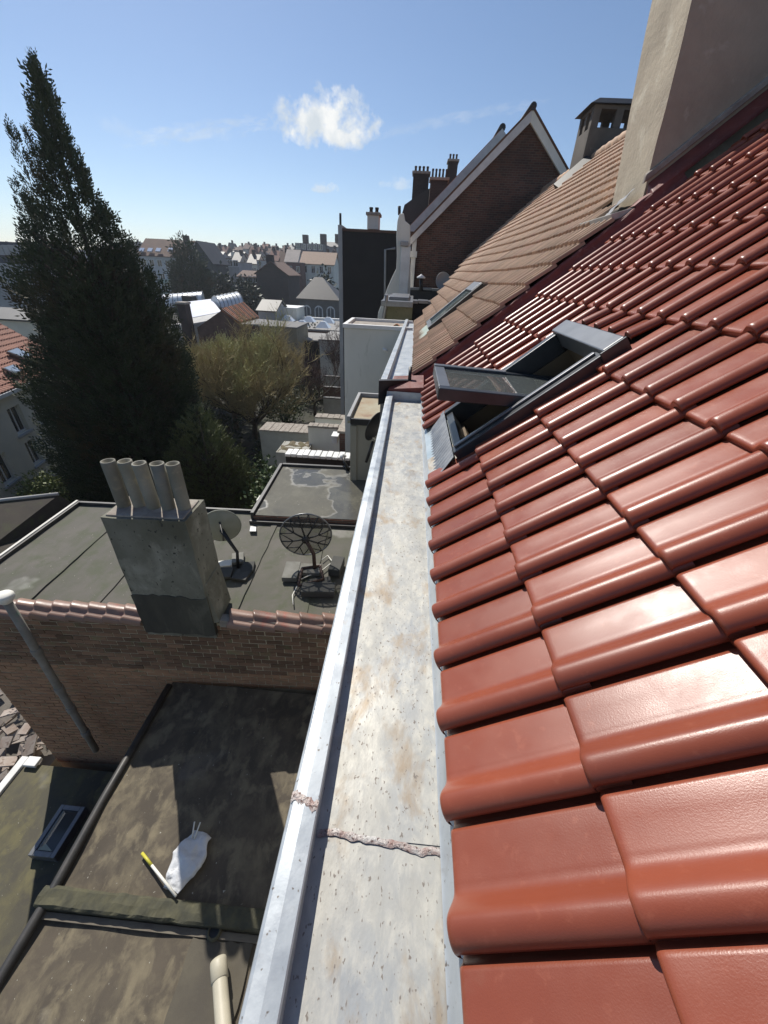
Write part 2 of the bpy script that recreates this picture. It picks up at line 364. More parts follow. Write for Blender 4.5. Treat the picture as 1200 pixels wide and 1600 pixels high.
inn = strip([(-0.1505, -1.2500), (-0.1500, -1.243), (-0.1495, -1.202), (-0.1490, -1.194)], 0.0015)
part('inner_cheek', inn, M_zinc, gut, fixn=False)
rim = strip([(-0.148, -1.200), (-0.1485, -1.190), (-0.152, -1.1865), (-0.185, -1.1845), (-0.215, -1.1865), (-0.222, -1.190), (-0.2245, -1.197), (-0.2245, -1.26), (-0.222, -1.33)], 0.0032, smooth=False)
part('rim', rim, M_zinc, gut, fixn=False)
def bead(y, x0, x1, z, w, name):
    r2 = random.Random(int(y * 100)); m = MB()
    n = 80 if x1 - x0 > .1 else 24
    m.grid(lambda i, j: (x0 + (x1 - x0) * i, y + w * (j - 0.5) * 2 * (1 + .5 * noise.noise(Vector((i * 16, j * 2, 5)))) + 0.007 * noise.noise(Vector((i * 9, y, 2))) - 0.02 * i, z - .0008 + (0.0008 + 0.0018 * r2.random() ** 2) * math.sin(math.pi * j)), n, 9)
    return part(name, m, M_solder, gut, fixn=False)
bead(0.405, -0.149, 0.176, -1.2467, 0.008, 'solder_seam'); bead(0.455, -0.224, -0.150, -1.1843, 0.012, 'solder_seam')
mb = MB().box(-0.222, 0.26, GY1 - 0.004, GY1 + 0.004, -1.34, -1.150); part('end_plate', mb, M_zinc, gut)
mb = MB().hexa([(-.21, 4.52, -1.2), (.2, 4.52, -1.2), (.2, 4.85, -1.2), (-.16, 4.85, -1.2), (-.21, 4.52, -1.13), (.2, 4.52, -1.09), (.2, 4.85, -1.02), (-.16, 4.85, -1.05)]); part('red_end_flashing', mb, M_flash, gut, bevel=.006)
mb = MB().box(-0.20, -0.10, -3.3, 5.0, -1.9, -1.262); part('gutter_board', mb, M_wwhite, gut)
# -------- roof window
win = thing('roof_window', 'open centre pivot roof window with anthracite frame set in the red tiles', 'roof window', tuple(RP(0.15, 2.78, 0.0)))
def rbox(u0, u1, y0, y1, h0, h1, mb=None):
    mb = mb or MB(); return mb.hexa([RP(u0, y0, h0), RP(u1, y0, h0), RP(u1, y1, h0), RP(u0, y1, h0), RP(u0, y0, h1), RP(u1, y0, h1), RP(u1, y1, h1), RP(u0, y1, h1)])
part('side_frame', rbox(WU0, WU1 - .10, WY0 - 0.02, WY0 + 0.075, -0.09, 0.062), M_anth, win, bevel=.006)
part('side_frame', rbox(WU0, WU1 - .10, WY1 - 0.07, WY1, -0.09, 0.062), M_anth, win, bevel=.006)
part('head_hood', rbox(WU1 - .10, WU1 + 0.02, WY0 - 0.03, WY1 + 0.01, -0.05, 0.085), M_agrey, win, bevel=.008)
part('hood_side_cap', rbox(WU1 - .12, WU1 + 0.024, WY0 - 0.045, WY0 - 0.0305, -0.05, 0.082), M_anth, win, bevel=.004)
part('sill_frame', rbox(WU0 - 0.0, WU0 + 0.06, WY0 + 0.077, WY1 - 0.072, -0.09, 0.04), M_anth, win, bevel=.005)
part('cover_rail', rbox(WU0 + 0.02, WU1 - .12, WY0 + 0.03, WY0 + 0.06, 0.064, 0.078), M_agrey, win, bevel=.004)
mb = MB()
mb.grid(lambda i, j: RP(WU0 - 0.005 - 0.20 * i, WY0 - 0.06 + (WY1 - WY0 + 0.1) * j, 0.055 - 0.075 * i + 0.006 * math.sin(j * 120) * (0.3 + i)), 8, 120)
part('lead_apron', mb, M_lead, win, fixn=False)
lin = MB(); rbox(WU0 + .0, WU1, WY0 + .06, WY0 + .078, -0.5, -0.091, lin); rbox(WU0, WU1, WY1 - .078, WY1 - .06, -0.5, -0.091, lin); rbox(WU1 - .08, WU1 - .06, WY0 + .079, WY1 - .079, -.5, -.06, lin); rbox(WU0 + .06, WU0 + .08, WY0 + .079, WY1 - .079, -.5, -.092, lin); rbox(WU0, WU1, WY0 + .06, WY1 - .06, -0.52, -0.502, lin)
part('reveal_lining', lin, M_wood, win)
SA = PITCH - RAD(43.0); SD = Vector((math.cos(SA), 0, math.sin(SA))); SNm = Vector((-math.sin(SA), 0, math.cos(SA))); SP = RP(0.155, 0, 0.045)
def sbox(a0, a1, y0, y1, h0, h1, mb=None):
    mb = mb or MB(); q = lambda a, y, h: SP + SD * a + Vector((0, y, 0)) + SNm * h
    return mb.hexa([q(a0, y0, h0), q(a1, y0, h0), q(a1, y1, h0), q(a0, y1, h0), q(a0, y0, h1), q(a1, y0, h1), q(a1, y1, h1), q(a0, y1, h1)])
sy0, sy1 = WY0 + 0.081, WY1 - 0.078
sash = part('sash', sbox(-0.545, 0.44, sy0, sy0 + 0.06, -0.055, 0.02), M_anth, win, bevel=.005)
part('sash_rail', sbox(-0.545, 0.44, sy1 - 0.06, sy1, -0.055, 0.02), M_anth, sash, bevel=.005)
part('sash_rail', sbox(-0.545, -0.47, sy0 + .061, sy1 - .061, -0.055, 0.022), M_agrey, sash, bevel=.005)
part('sash_rail', sbox(0.37, 0.44, sy0 + .061, sy1 - .061, -0.055, 0.02), M_anth, sash, bevel=.005)
part('sash_cover', sbox(-0.545, 0.0, sy1 - 0.062, sy1 + .002, 0.0205, 0.03), M_agrey, sash, bevel=.003)
part('pane', sbox(-0.469, 0.369, sy0 + .061, sy1 - .061, 0.0, 0.008), GLASS, sash)
part('handle_bar', sbox(0.30, 0.33, sy0 + .1, sy1 - .1, -0.085, -0.06), M_agrey, sash, bevel=.005)
# zinc aprons under the window, where the bottom tile course is left out
mb = MB(); mb.hexa([(0.205, 2.26, -1.165), (0.42, 2.26, -0.985), (0.42, 2.66, -0.985), (0.195, 2.66, -1.17), (0.205, 2.26, -1.162), (0.42, 2.26, -0.981), (0.42, 2.66, -0.981), (0.195, 2.66, -1.166)])
part('zinc_apron', mb, M_zfloor, win)
mb = MB(); mb.hexa([(0.195, 2.655, -1.172), (0.42, 2.655, -0.99), (0.42, 3.42, -0.99), (0.185, 3.42, -1.176), (0.195, 2.655, -1.169), (0.42, 2.655, -0.986), (0.42, 3.42, -0.986), (0.185, 3.42, -1.172)])
part('zinc_apron', mb, mat('bluish_zinc', (0.36, 0.43, 0.46), (0.5, 0.55, 0.57), s1=6, rough=0.35, bump=.2, metal=.4), win)
# -------- big rendered chimney at the party line
chim = thing('chimney_stack', 'tall grey rendered chimney stack rising from the red tiles at right', 'chimney', (2.7, 5.7, 0.4))
def lump(mb, amp, s):
    for p in mb.v:
        d = noise.noise_vector(p * s); p += d * amp
f0, f1 = Vector((2.27, 5.23, 0.2)), Vector((2.06, 5.25, 2.9))
mb = MB()
X1 = 4.9
def chf(i, j):                                   # loop round the stack: left face then front face etc.
    z = 0.2 + 3.4 * j; xl = 2.33 - 0.075 * (z - 0.2) ; yb = 6.02 + 0.06 * (z - .2)
    loop = [(X1, yb), (xl + 0.02, yb), (xl, 5.24), (X1, 5.24), (X1, yb)]
    seg = i * 4; k = min(int(seg), 3); t = seg - k
    a, b = loop[k], loop[k + 1]; return (a[0] + (b[0] - a[0]) * t, a[1] + (b[1] - a[1]) * t, z)
mb.grid(chf, 48, 30, False); lump(mb, 0.014, 2.3)
mb.face([(2.08, 5.24, 3.59), (X1, 5.24, 3.59), (X1, 6.2, 3.59), (2.1, 6.2, 3.59)])
part('stack', mb, M_render, chim)
mb = MB().box(2.1, X1 + .05, 5.16, 6.3, 3.60, 3.74); part('cap_slab', mb, M_mortar, chim, bevel=.02)
for (q, dz) in ((((955, 334), (997, 322), (996, 332), (956, 345)), .9), (((958, 350), (985, 343), (982, 356), (958, 362)), .6)):
    a, b, c, d = [at(px, py, y=5.12) for px, py in q]; mb = MB().hexa([d, c, c + Vector((0, dz, 0)), d + Vector((0, dz, 0)), a, b, b + Vector((0, dz, 0)), a + Vector((0, dz, 0))]); part('mortar_ledge', mb, M_wmort, chim, bevel=.006)
# sloping mortar and red flashing where the front face meets the tiles
mb = MB(); a, b = RP(2.25, 5.20, .10), RP(5.0, 5.20, .10)
mb.hexa([a + Vector((0, -.14, -.05)), b + Vector((0, -.14, -.05)), b, a, a + Vector((0, -.14, .0)), b + Vector((0, -.14, .0)), b + Vector((0, 0.03, .10)), a + Vector((0, .03, .10))]); part('red_flashing', mb, M_flash, chim, bevel=.008)
mb = MB(); a, b = RP(2.27, 5.205, .20), RP(5.0, 5.205, .20)
mb.hexa([a, b, b + Vector((0, .05, 0)), a + Vector((0, .05, 0)), a + Vector((0, 0, .07)), b + Vector((0, 0, .07)), b + Vector((0, .05, .08)), a + Vector((0, .05, .08))]); lump(mb, .006, 6); part('mortar_fillet', mb, M_mortar, chim, bevel=.01)
# -------- red flashing strip between the two roofs
fl = thing('party_flashing', 'red painted flashing strip between the red roof and the tan roof', 'flashing', tuple(RP(.6, 5.2, 0)))
for k in range(8):                               # lapped lengths of sheet, each lifted a little over the one below
    u0, u1 = -0.72 + .40 * k, -0.72 + .40 * (k + 1) + .05; hk = .004 * (k % 2) + .01 * noise.noise(Vector((k * 3.1, 0, 0))); yk = .015 * noise.noise(Vector((0, k * 2.7, 0)))
    prof_ = ((4.985, -.03), (5.03, -.02), (5.052, .03), (5.06, .075), (5.075, .09), (5.14, .09), (5.33, .07))
    mb = MB(); mb.grid(lambda i, j: RP(u0 + (u1 - u0) * i, prof_[round(j * 6)][0] + yk + .012 * noise.noise(Vector((i * 3 + k, j * 2, 9))), prof_[round(j * 6)][1] + hk + .008 * (1 - i) + .012 * noise.noise(Vector((i * 4 + k * 1.3, j * 3, 4)))), 6, 6, False)
    part('flashing_sheet', mb, M_flash, fl, fixn=False)
mb = MB(); mb.hexa([RP(-.86, 4.90, -.05), RP(-.70, 4.90, -.05), RP(-.70, 5.25, -.05), RP(-.86, 5.25, -.05), RP(-.86, 4.90, .10) + Vector((0, 0, .1)), RP(-.60, 4.90, .10), RP(-.60, 5.25, .10), RP(-.86, 5.25, .10) + Vector((0, 0, .1))]); part('end_cap', mb, M_flash, fl, bevel=.006)
# ================================================================ NEIGHBOUR WITH TAN TILES
nb = thing('terraced_house', 'neighbouring house with long tan ribbed tile roof beyond the red roof', 'house', (1.5, 12, GZ))
BOFF = 0.10
BW, BG, BU0 = 0.30, 0.315, -0.66
RIDGE_U = 5.75
def yfar(u): return min(12.2 + (u + 0.5) * 3.0, 20.2)
def eave_x(y): return 0.0
mb = MB().hexa([(-0.02, 5.32, GZ), (9.5, 5.32, GZ), (9.5, 20.0, GZ), (-0.02, 12.0, GZ), (-0.02, 5.32, -1.3), (9.5, 5.32, -1.3), (9.5, 20.0, -1.3), (-0.02, 12.0, -1.3)]); part('wall', mb, mat('neighbour_render', (0.42, 0.40, 0.36), rough=.9), nb)
mb = MB()
def dkp(u, y, h): return RP(u, y, h, BOFF)
mb.hexa([dkp(BU0, 5.3, -.15), dkp(RIDGE_U, 5.3, -.15), dkp(RIDGE_U, 20.2, -.15), dkp(BU0, 11.7, -.15), dkp(BU0, 5.3, -.04), dkp(RIDGE_U, 5.3, -.04), dkp(RIDGE_U, 20.2, -.04), dkp(BU0, 11.7, -.04)]); part('roof_deck', mb, M_dark, nb)
def rib_tile(name):
    m = MB(); key = []
    for r_ in (0.0, BW / 2):
        for yy, hh in ((0.0, 0.0), (0.003, 0.030), (0.010, 0.039), (0.022, 0.042), (0.040, 0.038), (0.062, 0.022), (0.088, 0.004), (0.120, 0.0)): key.append((r_ + yy, hh))
    key.append((BW, 0.0))
    bx = [0.0, 0.006, 0.35]; n = len(key)
    for b in bx:
        for yy, hh in key: m.v.append(Vector((b, yy, hh + 0.036 * (1 - b / BG) - (0.008 if b == 0 else 0))))
    for i in range(2):
        for k in range(n - 1): m.f.append((i * n + k, (i + 1) * n + k, (i + 1) * n + k + 1, i * n + k + 1)); m.sm.append(k % 8 not in (0, 7))
    o = len(m.v)
    for yy, hh in key: m.v.append(Vector((0.0, yy, hh - 0.004)))
    for k in range(n - 1): m.f.append((k, k + 1, o + k + 1, o + k)); m.sm.append(False)
    return m
rt = rib_tile('tile'); rt_me = rt.mesh('tile')
rt_me.materials.append(M_tan)
SK = [(-0.30, 7.75), (0.84, 8.9)]                # skylight u, y range on the tan roof
spots = []
j = 0
while BU0 + BG * j < RIDGE_U - 0.1:
    u = BU0 + BG * j; k = 0
    while True:
        y = 5.10 + BW * k; k += 1
        if y > yfar(u): break
        if u > 1.9 and y < 6.2 and u < 3.4: continue
        if u > 1.6 and y < 5.6: continue
        if SK[0][0] - .2 < u < SK[1][0] - .1 and SK[0][1] - .1 < y < SK[1][1] + .02: continue
        sag = -0.05 * math.sin(max(0, min(1, (y - 5.3) / 9)) * math.pi) * (1 - abs(u - 2) / 5) + 0.012 * noise.noise(Vector((u * .8, y * .5, 3)))
        spots.append(((Vector((u * .75, y, u * .65))).length, u + rng.gauss(0, .004), y, sag + rng.gauss(0, .002), rng.gauss(0, .006)))
    j += 1
spots.sort(); rest = MB(); bm_mats = []
for n_, (d_, u, y, h, r) in enumerate(spots):
    mx = roof_mtx(u, y, h, BOFF, r)
    if n_ < 290: piece('tile', rt_me, mx, nb)
    else:
        b = len(rest.v); rest.v += [mx @ p for p in rt.v]; rest.f += [tuple(b + i for i in f) for f in rt.f]; rest.sm += rt.sm
part('far_tiles', rest, M_tan, nb, kind='stuff', fixn=False)
for k in range(38):
    y = 5.4 + k * 0.4; m = MB(); p0 = RP(RIDGE_U + .02, y, 0.02, BOFF)
    m.lathe([(0.12, 0), (0.115, .2), (0.13, .39), (.0, .395)], p0, (0, 1, 0), 12); part('ridge_tile', m, M_tan, nb)
p0 = RP(RIDGE_U, 0, -.05, BOFF)
mb = MB().prism([(p0.x, 5.3, p0.z), (p0.x + 5, 5.3, p0.z - 4.3), (p0.x + 5, 5.3, p0.z - 4.5), (p0.x, 5.3, p0.z - .2)], (0, 14.7, 0)); part('back_slope', mb, M_tan, nb)
# patch of aged red and mossy tiles at the eave is colour in the material; gutter of the neighbour
ng = thing('box_gutter', 'raised zinc gutter along the eave of the tan roof', 'gutter', (-.1, 8, -1.15))
def gx(y): return 0.020 * (y - 4.6)
m = MB(); prof = [(-.24, -1.30), (-.305, -1.24), (-.31, -1.055), (-.30, -1.045), (-.235, -1.045), (-.23, -1.055), (-.225, -1.125), (-.215, -1.13), (.03, -1.125), (.045, -1.13), (.06, -1.16)]
m.grid(lambda i, k: (prof[round(k * 10)][0] + gx(4.6 + 7.3 * i), 4.6 + 7.3 * i, prof[round(k * 10)][1] + .003 * noise.noise(Vector((i * 20, k, 0)))), 40, 10, False); part('gutter_sheet', m, M_zinc, ng, fixn=False)
m = MB().hexa([(-.32, 4.50, -1.32), (.06, 4.72, -1.24), (.06, 4.78, -1.24), (-.32, 4.58, -1.32), (-.32, 4.50, -1.04), (.06, 4.72, -1.06), (.06, 4.78, -1.06), (-.32, 4.58, -1.04)]); part('end_plate', m, M_black, ng, bevel=.004)
m = MB().box(-.30, .0, 4.6, 11.9, -1.6, -1.31); part('gutter_board', m, M_agrey, ng)
m = MB().tube([(.03, 4.72, -1.06), (.03, 4.80, -.93)], .02, 8); part('bracket', m, M_black, ng)
# skylight on the tan roof
sk = thing('roof_window', 'closed roof window with grey frame in the tan tiles', 'roof window', tuple(RP(.3, 8.3, .1)))
def kbox(u0, u1, y0, y1, h0, h1, mb=None):
    mb = mb or MB(); return mb.hexa([RP(u, y, h, BOFF) for u, y, h in ((u0, y0, h0), (u1, y0, h0), (u1, y1, h0), (u0, y1, h0), (u0, y0, h1), (u1, y0, h1), (u1, y1, h1), (u0, y1, h1))])
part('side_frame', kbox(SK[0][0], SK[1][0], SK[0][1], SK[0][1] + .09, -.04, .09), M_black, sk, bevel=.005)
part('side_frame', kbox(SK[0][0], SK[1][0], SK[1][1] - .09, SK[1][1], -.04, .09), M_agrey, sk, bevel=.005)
part('head_hood', kbox(SK[1][0] - .2, SK[1][0], SK[0][1] + .091, SK[1][1] - .091, -.04, .10), M_agrey, sk, bevel=.005)
part('sill_frame', kbox(SK[0][0], SK[0][0] + .09, SK[0][1] + .091, SK[1][1] - .091, -.04, .085), M_agrey, sk, bevel=.005)
part('pane', kbox(SK[0][0] + .09, SK[1][0] - .2, SK[0][1] + .091, SK[1][1] - .091, .04, .06), mat('skylight_glass', (.10, .125, .12), rough=.08, bump=0, spec=.8), sk)
part('apron', kbox(SK[0][0] - .24, SK[0][0] - .003, SK[0][1] - .05, SK[1][1] + .05, .005, .03), mat('patina_apron', (.2, .27, .23), (.3, .34, .3), s1=5, rough=.6, metal=.2), sk)
# small chimney with slots at the tan ridge
sc = thing('chimney_stack', 'small dark chimney with slotted openings and dark cap on the tan ridge', 'chimney', (5.2, 15.6, 2.6))
C0, C1, D0, D1, CZ0, CZT = 4.60, 6.1, 15.2, 16.3, 2.2, 4.35
M_dkrend = mat('dark_render', (.13, .115, .10), (.085, .075, .065), (.2, .18, .15), s1=1.5, s2=3, t2=.6, rough=.92, bump=.4)  # darker render tone for this whole chimney
m = MB().box(C0, C1, D0, D1, CZ0, 3.75); part('stack', m, M_dkrend, sc, bevel=.02)
for (x, y) in ((C0, D0), (C1 - .2, D0), (C0, D1 - .2), (C1 - .2, D1 - .2), (C0 + .62, D0), (C0 + .62, D1 - .2), (C0, D0 + .46)):
    m = MB().box(x + .004, x + .2, y + .004, y + .2, 3.75, 4.12); part('pier', m, M_dkrend, sc)
m = MB().box(C0 - .0, C1 + .0, D0 - .0, D1 + .0, 4.12, 4.2); part('lintel', m, M_dkrend, sc)
m = MB(); m.hexa([(C0 - .16, D0 - .12, 4.20), (C1 + .12, D0 - .12, 4.20), (C1 + .12, D1 + .12, 4.20), (C0 - .16, D1 + .12, 4.20), (C0 + .1, D0 + .1, 4.36), (C1 - .1, D0 + .1, 4.36), (C1 - .1, D1 - .1, 4.36), (C0 + .1, D1 - .1, 4.36)]); part('cap', m, M_black, sc, bevel=.02)
m = MB(); m.hexa([RP(4.6, 14.9, .02, BOFF), RP(5.6, 14.9, .02, BOFF), RP(5.6, 15.25, .02, BOFF), RP(4.6, 15.25, .02, BOFF), RP(4.6, 15.19, .2, BOFF), RP(5.6, 15.19, .2, BOFF), RP(5.6, 15.25, .2, BOFF), RP(4.6, 15.25, .2, BOFF)]); part('flashing', m, M_black, sc)
# flared mortar and lead at the foot of the big chimney on the tan side
m = MB(); m.grid(lambda i, j: RP(1.75 + .5 * i, 5.34 + (.1 + .4 * i) * j, .12 + .08 * i * (1 - j) + .02 * noise.noise(Vector((i * 6, j * 6, 0)))), 14, 8); part('lead_gutter', m, mat('shadowed_lead', (.10, .105, .11), (.2, .2, .2), s1=7, rough=.5, bump=.5, metal=.3), chim, fixn=False)  # lead coloured dark to take in the shadow at the chimney foot
# ================================================================ generic building helpers
def brick_mat(name, c1, c2, mortar, bw=0.22, bh=0.075, bump=0.5):
    if name in MATS: return MATS[name]
    m = mat(name, c1, rough=0.9, bump=0); nt = m.node_tree; N, L = nt.nodes, nt.links; p = N['Principled BSDF']
    geo = N.new('ShaderNodeNewGeometry'); sp = N.new('ShaderNodeSeparateXYZ'); L.new(geo.outputs['Position'], sp.inputs[0])
    ad = N.new('ShaderNodeMath'); L.new(sp.outputs[0], ad.inputs[0]); L.new(sp.outputs[1], ad.inputs[1])
    cb = N.new('ShaderNodeCombineXYZ'); L.new(ad.outputs[0], cb.inputs[0]); L.new(sp.outputs[2], cb.inputs[1])
    b = N.new('ShaderNodeTexBrick'); L.new(cb.outputs[0], b.inputs['Vector']); b.inputs['Scale'].default_value = 1.0
    b.inputs['Brick Width'].default_value = bw; b.inputs['Row Height'].default_value = bh; b.inputs['Mortar Size'].default_value = bh * 0.11
    b.inputs['Color1'].default_value = (*c1, 1); b.inputs['Color2'].default_value = (*c2, 1); b.inputs['Mortar'].default_value = (*mortar, 1)
    n = N.new('ShaderNodeTexNoise'); n.inputs['Scale'].default_value = 0.8; n.inputs['Detail'].default_value = 6; L.new(geo.outputs['Position'], n.inputs['Vector'])
    mx = N.new('ShaderNodeMixRGB'); mx.blend_type = 'MULTIPLY'; r = N.new('ShaderNodeMapRange'); L.new(n.outputs[0], r.inputs[0]); r.inputs[1].default_value = .3; r.inputs[2].default_value = .7; r.inputs[3].default_value = .55; r.inputs[4].default_value = 1.25
    L.new(b.outputs['Color'], mx.inputs[1]); L.new(r.outputs[0], mx.inputs[2]); mx.inputs[0].default_value = 1.0
    L.new(mx.outputs[0], p.inputs['Base Color'])
    bp = N.new('ShaderNodeBump'); bp.inputs['Strength'].default_value = bump; bp.inputs['Distance'].default_value = 0.01; bp.invert = True; L.new(b.outputs['Fac'], bp.inputs['Height']); L.new(bp.outputs[0], p.inputs['Normal'])
    return m
def add_window(parent, T, u, z, w, h, wf=M_white, gl=None, sill=True, d=0.06):
    # T(u, out, z): u along the wall, out = metres proud of it
    gl = gl or G_dark; m = MB(); fw = max(0.05, w * 0.09)
    for (a, b, c, e) in ((u, u + fw, z, z + h), (u + w - fw, u + w, z, z + h), (u + fw, u + w - fw, z, z + fw), (u + fw, u + w - fw, z + h - fw, z + h), (u + w / 2 - fw * .4, u + w / 2 + fw * .4, z + fw, z + h - fw)):
        m.box(a, b, -0.02, d, c, e, T)
    f = part('window', m, wf, parent)
    m = MB().box(u + fw * .5, u + w - fw * .5, -0.03, d * .4, z + fw * .5, z + h - fw * .5, T); part('pane', m, gl, f)
    if sill: m = MB().box(u - .06, u + w + .06, -0.02, d + .07, z - .07, z - .003, T); part('sill', m, M_wwhite, f)
    return f
def house_b(name, label, x0, x1, y0, y1, eave, ridge, wall, roof, axis='x', base=GZ, yaw=0.0, fw=None, sw=None, chim=(), over=0.25, group=None, cat='house', gable_t=0.5, thick=0.18):
    # axis: direction of the ridge; fw/sw = (columns, [sill heights], w, h) windows on the front (-Y) and right (+X) face
    cx_, cy_ = (x0 + x1) / 2, (y0 + y1) / 2; t = thing(name, label, cat, (cx_, cy_, base), group); F = frame(cx_, cy_, 0, yaw)
    hx, hy = (x1 - x0) / 2, (y1 - y0) / 2
    m = MB()
    if axis == 'flat': m.box(-hx, hx, -hy, hy, base, eave, F)
    elif axis == 'x':
        m.prism([F(-hx, -hy, base), F(-hx, hy, base), F(-hx, hy, eave), F(-hx, 0, ridge - .02), F(-hx, -hy, eave)], F(hx, 0, 0) - F(-hx, 0, 0))
    else:
        gx_ = -hx + 2 * hx * gable_t
        m.prism([F(-hx, -hy, base), F(hx, -hy, base), F(hx, -hy, eave), F(gx_, -hy, ridge - .02), F(-hx, -hy, eave)], F(0, hy, 0) - F(0, -hy, 0))
    part('wall', m, wall, t)
    m = MB(); o = over; k = thick
    if axis == 'flat':
        m.box(-hx - .08, hx + .08, -hy - .08, hy + .08, eave + .002, eave + .15, F)
    elif axis == 'x':
        for s in (-1, 1):
            dz = (ridge - eave) / hy * o
            m.prism([F(-hx - o, s * (hy + o), eave - dz + .03), F(-hx - o, 0, ridge + .03), F(-hx - o, 0, ridge + .03 + k), F(-hx - o, s * (hy + o), eave - dz + .03 + k * .7)], F(2 * (hx + o), 0, 0) - F(0, 0, 0))
    else:
        gx_ = -hx + 2 * hx * gable_t
        for s in (-1, 1):
            e = s * (hx + o); dz = (ridge - eave) / abs(s * hx - gx_) * o
            m.prism([F(e, -hy - o, eave - dz + .03), F(gx_, -hy - o, ridge + .03), F(gx_, -hy - o, ridge + .03 + k), F(e, -hy - o, eave - dz + .03 + k * .7)], F(0, 2 * (hy + o), 0) - F(0, 0, 0))
    rf = part('roof', m, roof, t)
    for (u, v, w, h0, h1) in chim:
        m = MB().box(-w / 2 + u * hx, w / 2 + u * hx, -w / 2 + v * hy, w / 2 + v * hy, h0, h1, F); c = part('chimney', m, M_cbrick, rf)
    if fw:
        n, zs, w, h = fw
        T = lambda u, out, z: F(u, -hy - out, z)
        for z in zs:
            for i in range(n): add_window(t, T, -hx + 2 * hx * (i + .5) / n - w / 2, z, w, h, sill=False)
    if sw:
        n, zs, w, h = sw
        T = lambda u, out, z: F(hx + out, u, z)
        for z in zs:
            for i in range(n): add_window(t, T, -hy + 2 * hy * (i + .5) / n - w / 2, z, w, h, sill=False)
    return t
M_cbrick = brick_mat('chimney_brick', (0.055, 0.035, 0.03), (0.04, 0.028, 0.025), (0.07, 0.06, 0.055))
M_gbrick = brick_mat('gable_brick', (0.14, 0.062, 0.042), (0.07, 0.036, 0.027), (0.13, 0.105, 0.085))
M_bbrick = brick_mat('far_brick', (0.16, 0.075, 0.05), (0.12, 0.06, 0.045), (0.15, 0.13, 0.11))
M_roofbr = mat('brown_roof', (0.13, 0.07, 0.045), (0.10, 0.055, 0.04), s1=.6, rough=.85, bump=.3, bs=8)
M_slate = mat('slate_roof', (0.032, 0.031, 0.032), (0.045, 0.042, 0.041), s1=.7, rough=.6, bump=.2, bs=8)
M_orange = mat('orange_tile', (0.36, 0.13, 0.06), (0.28, 0.10, 0.05), s1=1.2, rough=.8, bump=.3, rand=.1)
M_cream = mat('cream_render', (0.68, 0.64, 0.53), (0.6, 0.57, 0.48), s1=.8, rough=.9, bump=.15, bs=20)
M_greyw = mat('grey_render_far', (0.42, 0.42, 0.42), (0.33, 0.33, 0.33), s1=.5, rough=.9, bump=.1)
M_dkwall = mat('tarred_wall', (0.014, 0.0125, 0.012), (0.021, 0.018, 0.017), s1=1.3, rough=.8, bump=.3, bs=15)
# ================================================================ GROUND
def ground_z(x, y):
    t = max(0.0, min(1.0, (y - 70) / 230)); t = t * t * (3 - 2 * t)
    return GZ + 10.0 * t + 1.0 * noise.noise(Vector((x * .02, y * .02, 0))) * t
m = MB(); ys = [-60, -20, 0, 20, 40, 60, 80, 100, 120, 150, 180, 210, 240, 270, 300, 340, 400, 600, 1200, 3000, 9000]
xs = [-9000, -3000, -1200, -600, -400, -300, -220, -160, -120, -90, -60, -40, -20, 0, 20, 60, 120, 300, 1200, 9000]
b0 = len(m.v)
for y in ys:
    for x in xs: m.v.append(Vector((x, y, ground_z(x, y) - .0)))
for i in range(len(ys) - 1):
    for k in range(len(xs) - 1):
        q = i * len(xs) + k; m.f.append((q, q + 1, q + 1 + len(xs), q + len(xs))); m.sm.append(True)
g = part('ground', m, mat('garden_ground', (0.03, 0.034, 0.018), (0.045, 0.04, 0.028), (0.025, 0.022, 0.018), s1=.25, s2=.9, t2=.5, rough=.95, bump=.5, bs=6, bdist=.05), None, fixn=False); g['kind'] = 'structure'
# ================================================================ ROW OF HOUSES AHEAD
YG = 20.4
A_, E_ = at(830, 172, y=YG), at(634, 378, y=YG); sl = (A_.z - E_.z) / (A_.x - E_.x); Rx = A_.x + (A_.x - E_.x)
gh = thing('brick_gable_house', 'dark brick gable house with pale barge boards beyond the tan roof', 'house', (A_.x, YG + 3.5, GZ))
wx0 = at(648, 420, y=YG).x
m = MB().prism([(wx0, YG, GZ), (Rx - .4, YG, GZ), (Rx - .4, YG, E_.z + sl * .3), (A_.x, YG, A_.z - .12), (wx0, YG, E_.z + sl * (wx0 - E_.x) - .1)], (0, 6.5, 0)); part('wall', m, M_gbrick, gh)
for s in (-1, 1):
    ex = E_.x if s < 0 else Rx; n2 = Vector((-s * -sl, 0, 1)).normalized()
    a, b = Vector((A_.x, YG - .28, A_.z + .02)), Vector((ex, YG - .28, E_.z + .02))
    m = MB().hexa([a + Vector((0, 0, -.42)), b + Vector((0, 0, -.34)), b + Vector((0, .12, -.34)), a + Vector((0, .12, -.42)), a, b, b + Vector((0, .12, 0)), a + Vector((0, .12, 0))]); part('barge_board', m, M_lav if s < 0 else M_wwhite, gh, bevel=.01)
    m = MB().hexa([a + Vector((0, .13, -.25)), b + Vector((0, .13, -.25)), b + Vector((0, 7, -.25)), a + Vector((0, 7, -.25)), a + Vector((0, -.06, .02)), b + Vector((0, -.06, .02)), b + Vector((0, 7, .02)), a + Vector((0, 7, .02))]); part('roof', m, M_roofbr, gh)
m = MB().tube([(A_.x, YG - .32, A_.z + .03), (A_.x, YG + 6.8, A_.z + .03)], .12, 10); part('ridge_tile', m, M_black, gh)
xl_ = at(642, 420, y=YG - .1).x
m = MB().box(xl_ - .02, wx0 - .003, YG - .16, YG + 6.4, GZ, at(640, 372, y=YG).z); part('white_corner', m, M_white, gh)
m = MB().box(E_.x - .1, wx0 + .05, YG - .25, YG + 6.4, E_.z - .55, E_.z - .33); part('eaves_box', m, M_white, gh)
